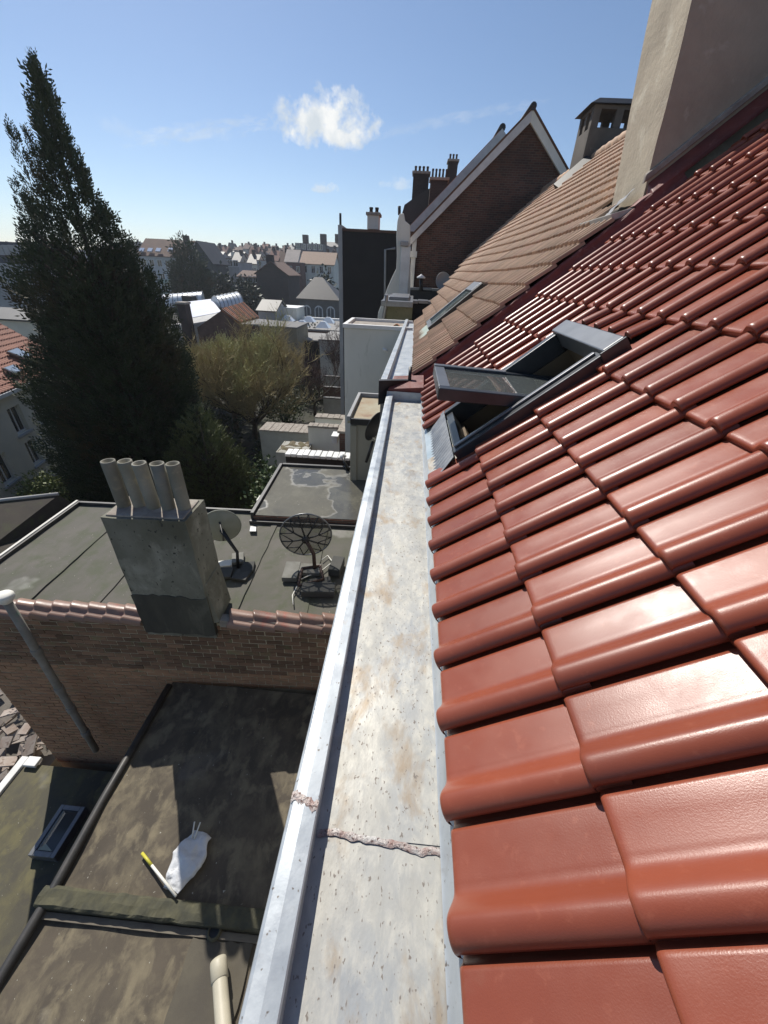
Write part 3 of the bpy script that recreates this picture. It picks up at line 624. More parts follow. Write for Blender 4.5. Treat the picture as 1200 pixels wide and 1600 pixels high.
# second, parallel roof behind it
YB = 28.0; B_ = at(781, 217, y=YB); Bs = .95
m2 = thing('gabled_house', 'roof end of the taller tiled house just behind the brick gable', 'house', (B_.x, YB + 4, GZ))
w2 = 5.4
m = MB().prism([(B_.x - w2, YB, GZ), (B_.x + w2, YB, GZ), (B_.x + w2, YB, B_.z - w2 * Bs), (B_.x, YB, B_.z), (B_.x - w2, YB, B_.z - w2 * Bs)], (0, 8, 0)); part('wall', m, M_greyw, m2)
for s in (-1, 1):
    a, b = Vector((B_.x, YB - .3, B_.z + .05)), Vector((B_.x + s * (w2 + .3), YB - .3, B_.z + .05 - Bs * (w2 + .3)))
    m = MB().hexa([a, b, b + Vector((0, 8.5, 0)), a + Vector((0, 8.5, 0)), a + Vector((0, 0, .3)), b + Vector((0, 0, .3)), b + Vector((0, 8.5, .3)), a + Vector((0, 8.5, .3))]); part('roof', m, M_orange if s < 0 else M_roofbr, m2)
    m = MB().hexa([a + Vector((0, -.1, -.3)), b + Vector((0, -.1, -.3)), b + Vector((0, -.01, -.3)), a + Vector((0, -.01, -.3)), a + Vector((0, -.1, .26)), b + Vector((0, -.1, .26)), b + Vector((0, -.01, .26)), a + Vector((0, -.01, .26))]); part('barge_board', m, M_lav, m2)
m = MB().tube([(B_.x, YB - .35, B_.z + .36), (B_.x, YB + 8.2, B_.z + .36)], .17, 10); part('ridge_tile', m, M_black, m2)
# chimneys with rows of pots
def pot_chimney(label, px0, px1, pyt, pyb, Y, pots, pyp, lean=0, depth=1.0, wallm=None, name='pot_chimney'):
    a, b = at(px0, pyt, y=Y), at(px1, pyt, y=Y); zb = at((px0 + px1) / 2, pyb, y=Y).z
    t = thing(name, label, 'chimney', ((a.x + b.x) / 2, Y + depth / 2, zb))
    m = MB().box(a.x, b.x, Y, Y + depth, zb, a.z); part('stack', m, wallm or M_cbrick, t)
    m = MB().box(a.x - .08, b.x + .08, Y - .08, Y + depth + .08, a.z + .003, a.z + .14); part('cap', m, M_mortar, t, bevel=.02)
    zt = at((px0 + px1) / 2, pyp, y=Y).z; r = min(.13, (b.x - a.x) / pots * .34)
    for i in range(pots):
        x = a.x + (b.x - a.x) * (i + .5) / pots; m = MB().lathe([(r * .6, a.z + .14), (r * 1.05, a.z + .141), (r * .8, zt - .1), (r, zt - .09), (r, zt), (r * .65, zt), (r * .6, zt - .15), (0, zt - .15)], (x, Y + depth * .5, 0), (0, 0, 1), 10); part('pot', m, M_cbrick, t)
    return t
pot_chimney('tall brick chimney with four thin pots left of the brick gable', 646, 671, 271, 320, 34.0, 4, 257)
pot_chimney('broad brick chimney with a row of five pots behind the gable roof', 673, 700, 281, 320, 31.5, 5, 261)
pot_chimney('farther chimney with three thin pots rising over the gable roof line', 701, 716, 252, 300, 38.0, 3, 238)
pot_chimney('white chimney with two dark pots on top of the black wall', 574, 592, 336, 358, 27.0, 2, 322, wallm=M_wwhite)
# dark mansard behind the scroll wall
p = [at(625, 345, y=33), at(632, 320, y=33), at(660, 300, y=33), at(700, 280, y=33), at(705, 360, y=33)]
ms = thing('mansard_house', 'dark slate mansard roof below the row of thin chimney pots', 'house', (p[0].x + 2, 36, GZ))
m = MB().prism(p, (0, 8, 0)); part('roof', m, M_slate, ms)
m = MB().box(p[0].x, p[4].x, 33.02, 40.9, GZ, p[4].z); part('wall', m, M_greyw, ms)
m = MB().tube([at(624, 336, y=32.8), at(624, 322, y=32.8)], .1, 8); part('vent_pipe', m, M_black, ms)
# black tarred wall
YK = 25.0; a, b = at(535, 361, y=YK), at(619, 361, y=YK)
bk = thing('tarred_house', 'tall black tarred end wall beside the white scroll wall', 'house', ((a.x + b.x) / 2, YK + 3, GZ))
m = MB().box(a.x, b.x + 1.6, YK, YK + 5, GZ, a.z); part('wall', m, M_dkwall, bk)
m = MB().box(a.x - .05, b.x + 1.6, YK - .06, YK + 5.05, a.z + .003, a.z + .12); part('coping', m, M_roofbr, bk)
m = MB().box(a.x - .22, a.x - .002, YK - .1, YK + 5, GZ, a.z + .25); part('edge_pier', m, M_greyw, bk)
m = MB().tube([(a.x - .1, YK, a.z + .2), (a.x - .1, YK, a.z + .75)], .06, 8); part('vent_pipe', m, M_black, bk)
m = MB().tube([at(601, 490, y=YK - .12), at(602, 390, y=YK - .12), at(618, 388, y=YK - .12)], .06, 8); part('downpipe', m, M_greyw, bk)
# white scroll wall
YS = 19.2
scp = [(624, 334), (631, 333), (633, 345), (641, 352), (641, 470), (606, 498), (590, 498), (591, 488), (598, 470), (606, 448), (613, 432), (619, 420), (620, 400), (619, 370), (621, 345)]
m = MB().prism([at(px, py, y=YS) for px, py in reversed(scp)], (0, .55, 0))
sw_ = thing('scroll_wall', 'white party wall with curved scroll foot between black wall and brick gable', 'wall', (at(612, 498, y=YS).x, YS, at(612, 498, y=YS).z))
part('panel', m, M_wwhite, sw_, bevel=.03)
a, b = at(627, 385, y=YS - .02), at(637, 462, y=YS - .02); m = MB().box(a.x, b.x, YS - .12, YS - .004, b.z, a.z); part('pilaster', m, M_white, sw_, bevel=.02)
a, b = at(626, 377, y=YS - .02), at(638, 385, y=YS - .02); m = MB().box(a.x, b.x, YS - .2, YS - .004, b.z, a.z); part('pilaster_head', m, M_greyw, sw_, bevel=.02)
m = MB().box(at(590, 495, y=YS).x, at(602, 495, y=YS).x, YS - .05, YS + .6, at(592, 503, y=YS).z, at(592, 498.5, y=YS).z); part('foot', m, M_black, sw_)
# stepped dark parapets with zinc coping next to the tan roof
pw = thing('parapet_wall', 'dark stepped parapet walls with zinc coping below the brick gable', 'wall', (1.0, 14, -2))
for (px0, px1, pyt, pyb, Y, c) in ((641, 712, 453, 470, 17.6, M_black), (637, 700, 474, 505, 13.4, M_dkwall)):
    a, b = at(px0, pyt, y=Y), at(px1, pyb, y=Y); m = MB().box(a.x, b.x + .3, Y, Y + .5, b.z - 1.5, a.z); part('wall', m, c, pw)
    m = MB()
    for q in range(5):
        x0 = a.x + (b.x + .3 - a.x) * q / 5; x1 = a.x + (b.x + .3 - a.x) * (q + 1) / 5; m.box(x0, x1 - .01, Y - .08, Y + .58, a.z + .003 + .012 * (q % 2), a.z + .09 + .012 * (q % 2))
    part('coping', m, M_agrey, pw, bevel=.01)
m = MB().tube([at(658, 455, y=17.2), at(658, 436, y=17.2)], .07, 8); a = at(658, 433, y=17.2)
pipe = solo('vent_pipe', m, M_black, 'thin dark vent pipe with pale cap on the dark parapet', 'vent pipe')
m = MB().lathe([(0, .1), (.16, .0), (.16, -.04), (0, -.04)], a, (0, 0, 1), 12); part('cap', m, M_white, pipe)
pipe.children[0].data.transform(Matrix.Translation(Vector((0, 0, 0))))
def dish(name, label, c, r, aim, mdish, rim=None, depth=.16, ribs=0, mesh_open=False, group=None):
    c = Vector(c); aim = Vector(aim).normalized(); t = thing(name, label, 'satellite dish', tuple(c), group)
    n = 10; prof = [(r * i / n, depth * r * (i / n) ** 2 * 2 - depth * r) for i in range(n + 1)]
    m = MB(); m.lathe(prof, c, aim, 40); m.lathe([(q, h - .006) for q, h in prof], c, aim, 40)
    part('reflector', m, mdish, t, fixn=False)
    m = MB(); ref = Vector((0, 0, 1)); a = aim.cross(ref).normalized(); d = a.cross(aim)
    m.tube([c + aim * (depth * r) + (a * math.cos(w) + d * math.sin(w)) * r for w in [2 * math.pi * k / 40 for k in range(41)]], .011 if not rim else .014, 6, cap=False); part('rim', m, rim or mdish, t)
    return t, a, d, aim
dish('satellite_dish', 'pale grey satellite dish against the foot of the brick gable', at(692, 440, y=17.0), .3, (.3, -.8, .2), M_greyw)
# olive side wall with zinc hood, orange rimmed dish
YO = 12.6; ow = thing('rear_extension', 'narrow olive rear extension behind the upper gutter', 'building', (-.7, YO + 2, GZ))
a, b = at(601, 478, y=YO), at(645, 478, y=YO); m = MB().box(a.x, b.x, YO, YO + 4, GZ, a.z); part('wall', m, mat('olive_render', (.11, .11, .06), (.16, .15, .09), (.08, .08, .05), s1=1.5, s2=5, rough=.9), ow)
m = MB().box(a.x - .1, b.x, YO - .14, YO + 4, a.z + .003, a.z + .14); part('roof_edge', m, M_agrey, ow, bevel=.01)
m = MB().tube([(a.x + .05, YO - .2, a.z + .3), (a.x + .05, YO - .1, a.z + .1), (a.x - .02, YO - .05, a.z - .3), (a.x - .02, YO - .05, -5)], .05, 8); part('downpipe', m, M_agrey, ow)
m = MB().box(at(608, 463, y=YO + .5).x, at(640, 463, y=YO + .5).x, YO + .4, YO + 3, at(608, 473, y=YO + .5).z, at(608, 463, y=YO + .5).z); part('zinc_hood', m, M_agrey, ow, bevel=.02)
dish('satellite_dish', 'olive satellite dish with rusty orange rim behind the upper gutter', at(616, 528, y=10.6), .32, (-.75, -.35, .35), mat('olive_dish', (.14, .15, .09), rough=.6), mat('rust_rim', (.38, .16, .08), rough=.8))
# white block
YW = 10.2; a, b = at(537.5, 512, y=YW), at(606, 512, y=YW)
wb = thing('rear_extension', 'white rendered rear extension block with pale flat roof', 'building', ((a.x + b.x) / 2, YW + 1.2, GZ))
wdir = .6
m = MB().box(a.x, b.x + wdir, YW, YW + 1.6, GZ, a.z); part('wall', m, M_wwhite, wb, bevel=.01)
for (x0, x1, y0, y1) in ((a.x - .03, b.x + wdir, YW - .04, YW + .07), (a.x - .03, a.x + .07, YW + .071, YW + 1.6), (a.x + .071, b.x + wdir, YW + 1.53, YW + 1.6)):
    m = MB().box(x0, x1, y0, y1, a.z + .003, a.z + .09); part('parapet', m, M_white, wb, bevel=.008)
m = MB().box(a.x + .075, b.x + wdir, YW + .075, YW + 1.52, a.z + .003, a.z + .02); part('roof_deck', m, M_mortar, wb)
m = MB().tube([at(598, 545, y=YW - .2), at(606, 549, y=YW - .2)], .035, 8); part('outlet_pipe', m, M_white, wb)
# beige block
YE = 6.6; a, b = at(549, 660, y=YE), at(604, 660, y=YE)
be = thing('rear_extension', 'beige panelled rear extension with rusty stained flat roof', 'building', (a.x + .4, YE + .5, GZ))
M_beige = mat('beige_panel', (.36, .33, .26), (.3, .28, .22), s1=2, rough=.8, stretch=(1, 1, .3), bump=.1)
m = MB().box(a.x, -.26, YE, YE + 1.5, GZ, a.z); part('wall', m, M_beige, be, bevel=.006)
m = MB().box(a.x - .02, a.x + .10, YE - .03, YE - .003, -3.5, a.z - .05); part('corner_post', m, M_beige, be, bevel=.006)
m = MB().box(a.x + .36, a.x + .64, YE - .035, YE - .003, -3.45, a.z - .35); dr = part('door', m, mat('door_panel', (.42, .4, .34), rough=.5), be, bevel=.006)
m = MB().box(a.x - .06, -.26, YE - .06, YE + 1.55, a.z + .003, a.z + .05); part('roof_deck', m, mat('rusty_deck', (.36, .34, .24), (.3, .22, .13), (.22, .12, .07), s1=2.5, s2=5, t2=.56, rough=.7), be)
for q in ((a.x - .07, a.x - .01, YE - .07, YE + 1.56), (a.x - .009, -.26, YE + 1.50, YE + 1.56)):
    m = MB().box(q[0], q[1], q[2], q[3], a.z + .052, a.z + .13); part('parapet', m, M_greyw, be, bevel=.006)
m = MB().box(a.x - .009, -.26, YE - .07, YE - .02, a.z - .02, a.z + .09); part('roof_edge', m, M_black, be)
dt, da, dd, dai = dish('satellite_dish', 'black satellite dish seen edge on beside the far gutter', at(588, 668, y=6.0), .24, (-.85, .45, .25), M_black)
m = MB().tube([at(588, 668, y=6.0), at(580, 682, y=6.0), at(592, 690, y=6.05)], .018, 8); part('arm', m, M_wwhite, dt)
lad = solo('wall_strut', MB().tube([at(583, 690, y=5.9), at(572, 722, y=5.9)], .025, 8), M_black, 'dark slanted strut beside the beige extension door', 'strut')
# ================================================================ FLAT ROOF ANNEX WITH BRICK WALL
YAW = 2.6
WF = frame(-0.8, 3.0, 0, YAW)                     # annex frame: local x along the wall, y away from us
M_felt = wet_mat('roof_felt', (.09, .085, .07), (.12, .11, .092), (.075, .08, .05), .4, 1.0, .60)
M_felt2 = wet_mat('roof_felt_low', (.06, .049, .036), (.10, .081, .058), (.165, .138, .09), .3, 1.5, .62)
M_felt3 = wet_mat('mossy_felt', (.09, .083, .055), (.062, .056, .042), (.125, .112, .055), .5, 1.1, .66)
M_pud = wet_mat('felt_with_puddle', (.11, .105, .085), (.075, .075, .07), (.13, .125, .1), .015, 1.0, .50)
M_trim = mat('dark_roof_trim', (.03, .03, .03), (.06, .055, .05), s1=5, rough=.5, bump=.2)
an = thing('annex_building', 'flat roofed annex with brown brick wall, chimney and tile coping', 'building', (-2.9, 4.2, GZ))
AZ = -3.55; AL, AR, AB = -4.45, 0.55, 2.42
m = MB().box(AL, AR, .052, AB, GZ, AZ, WF); part('wall', m, mat('mortar_core', (.55, .48, .34), (.42, .36, .25), s1=3, rough=.95, bump=.5, bs=60), an)
m = MB().grid(lambda i, j: WF(AL + (AR - AL) * i, .12 + (AB - .12) * j, AZ + .012 + .012 * noise.noise(Vector((i * 6, j * 4, 0)))), 30, 16); part('roof_deck', m, M_felt, an, fixn=False)
for k in range(1, 6):
    x = AL + (AR - AL) * k / 6; m = MB().grid(lambda i, j: WF(x + .09 * j + .012 * noise.noise(Vector((i * 9, k, 0))), .14 + (AB - .2) * i, AZ + .0265 + .002 * j), 24, 1); part('felt_lap', m, M_felt, an, fixn=False)
for (x0, x1, y0, y1) in ((AL - .05, AL + .015, -.02, AB + .04), (AL + .016, -1.42, AB - .01, AB + .04), (-1.48, AR, AB - .32, AB - .26), (-1.48, -1.42, AB - .259, AB + .04)):
    m = MB().box(x0, x1, y0, y1, AZ - .08, AZ + .07, WF); part('edge_trim', m, M_trim, an, bevel=.006)
m = MB().box(AL - .056, AL - .02, -.02, AB + .04, AZ + .071, AZ + .082, WF); part('edge_trim', m, M_wwhite, an)
# bricks of the front wall
BH, BL = 0.0735, 0.205   # course height, brick length with joint
M_bk = mat('wall_brick', (.24, .14, .085), (.155, .09, .056), (.17, .145, .075), s1=1.2, s2=4, t2=.55, rough=.92, bump=.4, bs=90, rand=.35)
bme = MB().box(0, BL - .012, 0, .05, 0, BH - .012).mesh('brick'); bme.materials.append(M_bk)
hme = MB().box(0, BL / 2 - .012, 0, .05, 0, BH - .012).mesh('brick'); hme.materials.append(M_bk)
rot = Matrix.Rotation(RAD(YAW), 4, 'Z'); bs_ = []
rg = random.Random(11)
row = 0; z = AZ - .03 - BH
while z > -7.05:
    x = AL + (0 if row % 2 == 0 else -BL / 2)
    while x < AR - .05:
        x0 = max(x, AL); half = x < AL
        if z > -4.8 or x < -1.95: bs_.append((z, x0, half))
        x += BL
    z -= BH; row += 1
rest = MB()
for i, (z, x, half) in enumerate(bs_):
    dy = min(.0505, rg.gauss(0.0455, .002)); p0 = WF(x, dy, z); mx = Matrix.Translation(p0) @ rot @ Matrix.Rotation(rg.gauss(0, .008), 4, 'Y')
    if i < 295: piece('brick', hme if half else bme, mx, an)
    else:
        w = (BL / 2 if half else BL) - .012; q = len(rest.v)
        rest.hexa([mx @ Vector(v) for v in ((0, 0, 0), (w, 0, 0), (w, .05, 0), (0, .05, 0), (0, 0, BH - .012), (w, 0, BH - .012), (w, .05, BH - .012), (0, .05, BH - .012))])
M_bk2 = brick_mat('lower_brick', (.17, .095, .055), (.12, .065, .042), (.14, .11, .08))
part('lower_bricks', rest, mat('wall_brick_low', (.43, .24, .135), (.30, .165, .095), (.24, .19, .105), s1=9, s2=14, t2=.54, rough=.92, bump=.4, bs=90, stretch=(.5, .5, 1.6)), an, kind='stuff')
# coping tiles: an S-shaped clay tile each
M_cop = mat('coping_tile', (.27, .17, .13), (.2, .12, .09), (.30, .11, .08), s1=2, s2=3, t2=.6, rough=.34, rough2=.5, bump=.25, bs=50, rand=.18)
def coping_mesh(w):
    m = MB(); key = [(-.055, -.10), (-.052, -.06), (-.04, -.035), (-.015, -.028), (.012, -.03), (.03, -.012), (.045, .012), (.07, .022), (.11, .02), (.15, .0), (.17, -.02), (.18, -.06)]
    for i, (tx, lift) in enumerate(((0, .012), (.012, .03), (.03, .026), (w * .6, .006), (w + .02, -.012))):
        for (y, h) in key: m.v.append(Vector((tx + (.02 * math.sin((y + .06) * 22)), y, h + lift)))
    n = len(key)
    for i in range(4):
        for k in range(n - 1): m.f.append((i * n + k, (i + 1) * n + k, (i + 1) * n + k + 1, i * n + k + 1)); m.sm.append(True)
    o = len(m.v)
    for k in range(n): m.v.append(m.v[k] + Vector((.004, 0, -.03)))
    for k in range(n - 1): m.f.append((k, k + 1, o + k + 1, o + k)); m.sm.append(False)
    me = m.mesh('coping_tile'); bm = bmesh.new(); bm.from_mesh(me); bmesh.ops.recalc_face_normals(bm, faces=bm.faces)
    if sum(f.normal.z for f in bm.faces) < 0: bmesh.ops.reverse_faces(bm, faces=bm.faces)
    bm.to_mesh(me); bm.free(); me.materials.append(M_cop); return me
CHX0, CHX1 = -2.03, -1.22                         # chimney in the annex frame
cmA, cmB = coping_mesh(.208), coping_mesh(.265)
x = AL + .30
while x < CHX0 - .1: piece('coping_tile', cmA, Matrix.Translation(WF(x, .02, AZ + .10 + rg.gauss(0, .004))) @ rot @ Matrix.Rotation(rg.gauss(0, .02), 4, 'Z'), an); x += .208
x = CHX1 + .16
while x < AR: piece('coping_tile', cmB, Matrix.Translation(WF(x, .02, AZ + .10 + rg.gauss(0, .004))) @ rot @ Matrix.Rotation(rg.gauss(0, .015), 4, 'Z'), an); x += .272
m = MB().box(AL, CHX0 - .06, .03, .13, AZ - .04, AZ + .07, WF).box(CHX1 + .06, AR, .03, .13, AZ - .04, AZ + .07, WF); part('coping_bed', m, M_mortar, an)
# downpipe
dp = thing('downpipe', 'slanting grey downpipe with collars on the brown brick wall', 'pipe', tuple(at(152, 1175, y=2.62)))
P0, P1 = at(8, 935, y=2.70), at(150, 1172, y=2.66)
m = MB().tube([P0 + (P1 - P0) * t for t in (0, .25, .5, .75, 1)], .042, 12); part('pipe', m, mat('fibre_cement_pipe', (.30, .28, .24), (.2, .185, .16), (.16, .22, .16), s1=4, s2=6, t2=.6, rough=.8, bump=.3), dp)
for t in (.28, .52, .66, .85):
    q = P0 + (P1 - P0) * t; dq = (P1 - P0).normalized(); m = MB().tube([q - dq * .05, q + dq * .05], .051, 12); part('collar', m, MATS['fibre_cement_pipe'], dp, bevel=.004)
m = MB().lathe([(.0, .06), (.07, .06), (.085, .04), (.085, 0), (.05, -.05)], P0, (P0 - P1), 14); part('hopper', m, M_wwhite, dp)
# five pot chimney on the annex wall
fc = thing('pot_chimney', 'stained cement chimney with five tall pipe pots on the annex wall', 'chimney', tuple(WF(-1.65, .2, -3.6)))
M_cem = mat('stained_cement', (.11, .106, .076), (.21, .205, .165), (.36, .35, .29), s1=1.3, s2=2.2, t2=.5, rough=.92, bump=.7, bs=34, bdist=.012, w2=.22, stretch=(1.2, 1.2, .8), speck=((.05, .05, .04), 22, 0), specdens=.66)
CT = -2.1
def chp(a, b, z0, z1, y0, y1, top=0.0):
    m = MB(); n = 14
    for (A, B) in (((a, y0), (b, y0)), ((b, y0), (b, y1)), ((b, y1), (a, y1)), ((a, y1), (a, y0))):
        m.grid(lambda i, j: WF(A[0] + (B[0] - A[0]) * i, A[1] + (B[1] - A[1]) * i, z0 + (z1 - z0) * j), n, n, False)
    m.grid(lambda i, j: WF(a + (b - a) * i, y0 + (y1 - y0) * j, z1), n, 6, False); return m
m = chp(CHX0, CHX1, -3.74, CT, .0, .42); lump(m, .007, 5.0); part('stack', m, M_cem, fc)
m = chp(CHX0 - .009, CHX1 + .009, -3.70, -3.10, -.009, .40)
for p in m.v:
    if p.z > -3.3: p.z += .05 * noise.noise(Vector((p.x * 9, p.y * 9, 3)))
    if p.z < -3.6: p.z += .05 * noise.noise(Vector((p.x * 7, p.y * 7, 8)))
lump(m, .004, 6.0); part('tarred_base', m, mat('tarred_cement', (.04, .038, .032), (.075, .072, .056), (.14, .135, .105), s1=3, s2=5, t2=.55, w2=.2, rough=.8, bump=.5, bs=30, stretch=(1, 1, .4)), fc)
m = MB().hexa([WF(CHX1 + .0, .0, -3.5), WF(CHX1 + .07, .02, -3.5), WF(CHX1 + .07, .40, -3.5), WF(CHX1, .42, -3.5), WF(CHX1 - .01, .0, -2.95), WF(CHX1 + .005, .02, -2.95), WF(CHX1 + .005, .42, -2.95), WF(CHX1 - .01, .42, -2.95)]); lump(m, .012, 7); part('mortar_haunch', m, M_cem, fc, bevel=.015)
m = MB().box(CHX0 + .03, CHX1 - .03, .03, .39, CT - .01, CT + .016, WF); part('sunlit_flaunching', m, M_mortar, fc, bevel=.008)  # paler than the stack, so the top looks sunlit between the pots
M_pot = mat('cement_pot', (.25, .24, .20), (.19, .18, .14), (.30, .27, .2), s1=3, s2=5, rough=.9, bump=.4, bs=50, rand=.25)
for i in range(5):
    x = CHX0 + .105 + i * .150; yy = .22 + rg.gauss(0, .01); r = .062; b = WF(x, yy, CT - .03); tx = rg.gauss(0, .012)
    m = MB().lathe([(r, 0), (r * 1.02, .5 + rg.random() * .03), (r * .99, .53), (r * .8, .53), (r * .78, .3), (0, .3)], b, (tx + .0, rg.gauss(0, .012), 1), 20); part('pot', m, M_pot, fc)
# ballast slabs and dishes on the annex roof
M_slab = mat('concrete_slab', (.24, .235, .21), (.17, .165, .14), s1=5, rough=.9, bump=.4, bs=50, rand=.2)
M_dslab = mat('dark_slab', (.045, .045, .04), (.07, .068, .06), s1=5, rough=.8, bump=.4, bs=50, rand=.2)
def slabs(t, spec):
    for (px, py, w, d, h, yaw, mt, lift) in spec:
        c = at(px, py, z=AZ + .04 + lift); F = frame(c.x, c.y, AZ + .03 + lift, yaw); m = MB().box(-w / 2, w / 2, -d / 2, d / 2, 0, h, F); part('ballast_slab', m, mt, t, bevel=.006)
c1 = at(346, 824, z=-3.02)
M_d1 = mat('grey_green_dish', (.24, .25, .20), (.28, .285, .24), s1=6, rough=.6, bump=.1)
d1, a1, b1, n1 = dish('satellite_dish', 'pale solid satellite dish right of the five pot chimney', c1, .245, (-.35, .93, .0), M_d1)
bp = at(372, 888, z=AZ + .03)
m = MB().tube([bp, bp + Vector((-.02, .1, .2)), c1 - n1 * .06], [.022, .022, .03], 8); part('mast', m, M_black, d1)
m = MB().tube([c1 - n1 * .05 - b1 * .18, c1 - n1 * .16 + a1 * .02, c1 - n1 * .05 + b1 * .12], .014, 8); part('back_bracket', m, M_black, d1)
slabs(d1, [(345, 884, .3, .13, .05, 18, M_wwhite, 0), (372, 874, .16, .22, .05, 20, M_slab, 0), (350, 897, .22, .2, .045, 10, M_dslab, 0), (378, 900, .2, .2, .045, -5, M_dslab, 0), (388, 888, .16, .2, .05, 12, M_dslab, .0)])
# mesh dish: ribs and wire rings, seen from behind
c2 = at(478, 836, z=-2.98)
n2 = Vector((-.2, .97, .02)).normalized(); a2 = n2.cross(Vector((0, 0, 1))).normalized(); b2 = a2.cross(n2)
d2 = thing('satellite_dish', 'round dark mesh satellite dish with ribs on ballast slabs', 'satellite dish', tuple(c2)); R2 = .335
MESHM = mat('dark_wire_mesh', (.05, .045, .035), rough=.6, bump=0)
nt = MESHM.node_tree; tr = nt.nodes.new('ShaderNodeBsdfTransparent'); mxs = nt.nodes.new('ShaderNodeMixShader'); mxs.inputs[0].default_value = .62
nt.links.new(tr.outputs[0], mxs.inputs[1]); nt.links.new(nt.nodes['Principled BSDF'].outputs[0], mxs.inputs[2]); nt.links.new(mxs.outputs[0], nt.nodes['Material Output'].inputs['Surface'])
par = lambda q: .22 * R2 * (q * q) - .22 * R2
m = MB(); m.lathe([(R2 * i / 8, par(i / 8)) for i in range(9)], c2, n2, 40); part('mesh_reflector', m, MESHM, d2, fixn=False)
m = MB(); m.tube([c2 + (a2 * math.cos(w) + b2 * math.sin(w)) * R2 for w in [2 * math.pi * k / 44 for k in range(45)]], .011, 6, cap=False); part('rim', m, M_agrey, d2)
for k in range(8):
    w = 2 * math.pi * (k + .3) / 8; e = a2 * math.cos(w) + b2 * math.sin(w)
    m = MB().tube([c2 + n2 * (par(q) - .012) + e * R2 * q for q in (0.02, .35, .7, 1)], [.012, .011, .01, .009], 6); rb = part('rib', m, M_black, d2)
    e2 = a2 * math.cos(w + .39) + b2 * math.sin(w + .39); e3 = a2 * math.cos(w - .39) + b2 * math.sin(w - .39)
    for ee in (e2, e3):
        m = MB().tube([c2 + n2 * (par(.5) - .012) + e * R2 * .5, c2 + n2 * (par(.98) - .008) + ee * R2 * .98], .007, 5); part('brace', m, M_black, rb)
m = MB().lathe([(0, -.05), (.05, -.05), (.05, .0), (0, .0)], c2 + n2 * par(0), n2, 12); part('hub', m, M_black, d2)
bp = at(492, 893, z=AZ + .03)
m = MB().tube([bp, bp + Vector((0, 0, .30)), c2 - n2 * .1], .026, 8); part('mast', m, mat('rusty_mast', (.07, .04, .03), rough=.7), d2)
q1, q2, q3, q4 = [at(px, py, z=AZ + .10) for px, py in ((472, 888), (500, 884), (505, 905), (466, 915))]
for a, b in ((q1, q2), (q2, q3), (q3, q4), (q4, q1)):
    m = MB().tube([a, b], .018, 6); part('base_frame', m, MATS['rusty_mast'], d2)
slabs(d2, [(456, 895, .2, .34, .07, 5, M_slab, 0), (484, 892, .3, .2, .06, 4, M_slab, 0), (526, 890, .16, .3, .13, -4, M_dslab, 0), (500, 915, .3, .2, .06, 20, M_dslab, 0), (498, 925, .42, .18, .1, 5, M_dslab, 0)])
m = MB().tube([at(503, 875, z=AZ + .05), at(512, 868, z=AZ + .05), at(520, 878, z=AZ + .05), at(505, 890, z=AZ + .05), at(470, 905, z=AZ + .06), at(457, 930, z=AZ + .05), at(458, 945, z=AZ + .06)], .008, 6); solo('cable', m, M_wwhite, 'thin white cable curling beside the mesh dish', 'cable')
m = MB().hexa([at(px, py, z=AZ + .03) for px, py in ((390, 831), (400, 831), (400, 823), (391, 822))] + [at(px, py, z=AZ + .07) for px, py in ((390, 830), (400, 830), (400, 824), (392, 822))]); solo('paper_scrap', m, M_white, 'small white scrap lying on the annex roof', 'scrap')
# raised back part of the annex with puddle
ab = thing('annex_building', 'raised rear flat roof holding a puddle that mirrors the sky', 'building', (-1.3, 6.2, GZ)); RZ = -3.42
m = MB().box(-1.42, .5, AB - .255, AB + 1.64, GZ, RZ, WF); part('wall', m, M_bbrick, ab)
m = MB().grid(lambda i, j: WF(-1.40 + 1.9 * i, AB - .24 + 1.86 * j, RZ + .012), 10, 10); part('roof_deck', m, M_pud, ab, fixn=False)
for (x0, x1, y0, y1) in ((-1.47, -1.41, AB - .25, AB + 1.66), (-1.409, .5, AB + 1.62, AB + 1.68)):
    m = MB().box(x0, x1, y0, y1, RZ - .1, RZ + .06, WF); part('edge_trim', m, M_trim, ab, bevel=.006)
for k in range(4):
    q = at(400 + k * 9, 783 - k, z=RZ - .3); m = MB().box(q.x, q.x + .14, q.y, q.y + .2, q.z - .05, q.z + .02); part('edge_tile', m, M_wwhite, ab, bevel=.01)
# ================================================================ LOWER FLAT ROOFS
MZ = -4.68
an2 = thing('annex_building', 'lower flat roof in front of the brick wall with sack and pipes', 'building', (-1.6, 1.2, GZ))
ML = -2.78
m = MB().box(ML, -.1, -2.5, 2.88, GZ, MZ - .08); part('wall', m, M_bbrick, an2)
m = MB().grid(lambda i, j: (ML + (-.1 - ML) * i, .93 + 2.0 * j, MZ + .02 * noise.noise(Vector((i * 5, j * 5, 2)))), 24, 24); part('roof_deck', m, M_felt2, an2, fixn=False)
m = MB().grid(lambda i, j: (ML + (-.1 - ML) * i, -2.5 + 3.4 * j, MZ - .03 + .02 * noise.noise(Vector((i * 5, j * 7, 5)))), 24, 24); part('roof_deck', m, M_felt2, an2, fixn=False)
kp = [(.80, -.06), (.80, .055), (.815, .068), (.865, .072), (.915, .066), (.935, .05), (.945, -.02)]
m = MB(); m.grid(lambda i, j: (ML - .02 + (-.1 - ML) * i, kp[round(j * 6)][0] + .008 * noise.noise(Vector((i * 22, j * 3, 7))), MZ + kp[round(j * 6)][1] + .012 * noise.noise(Vector((i * 40, j * 5, 1)))), 90, 6, False); part('divider_kerb', m, mat('mossy_kerb', (.05, .05, .035), (.09, .085, .05), s1=8, rough=.9, bump=.7, bs=40), an2, fixn=False)
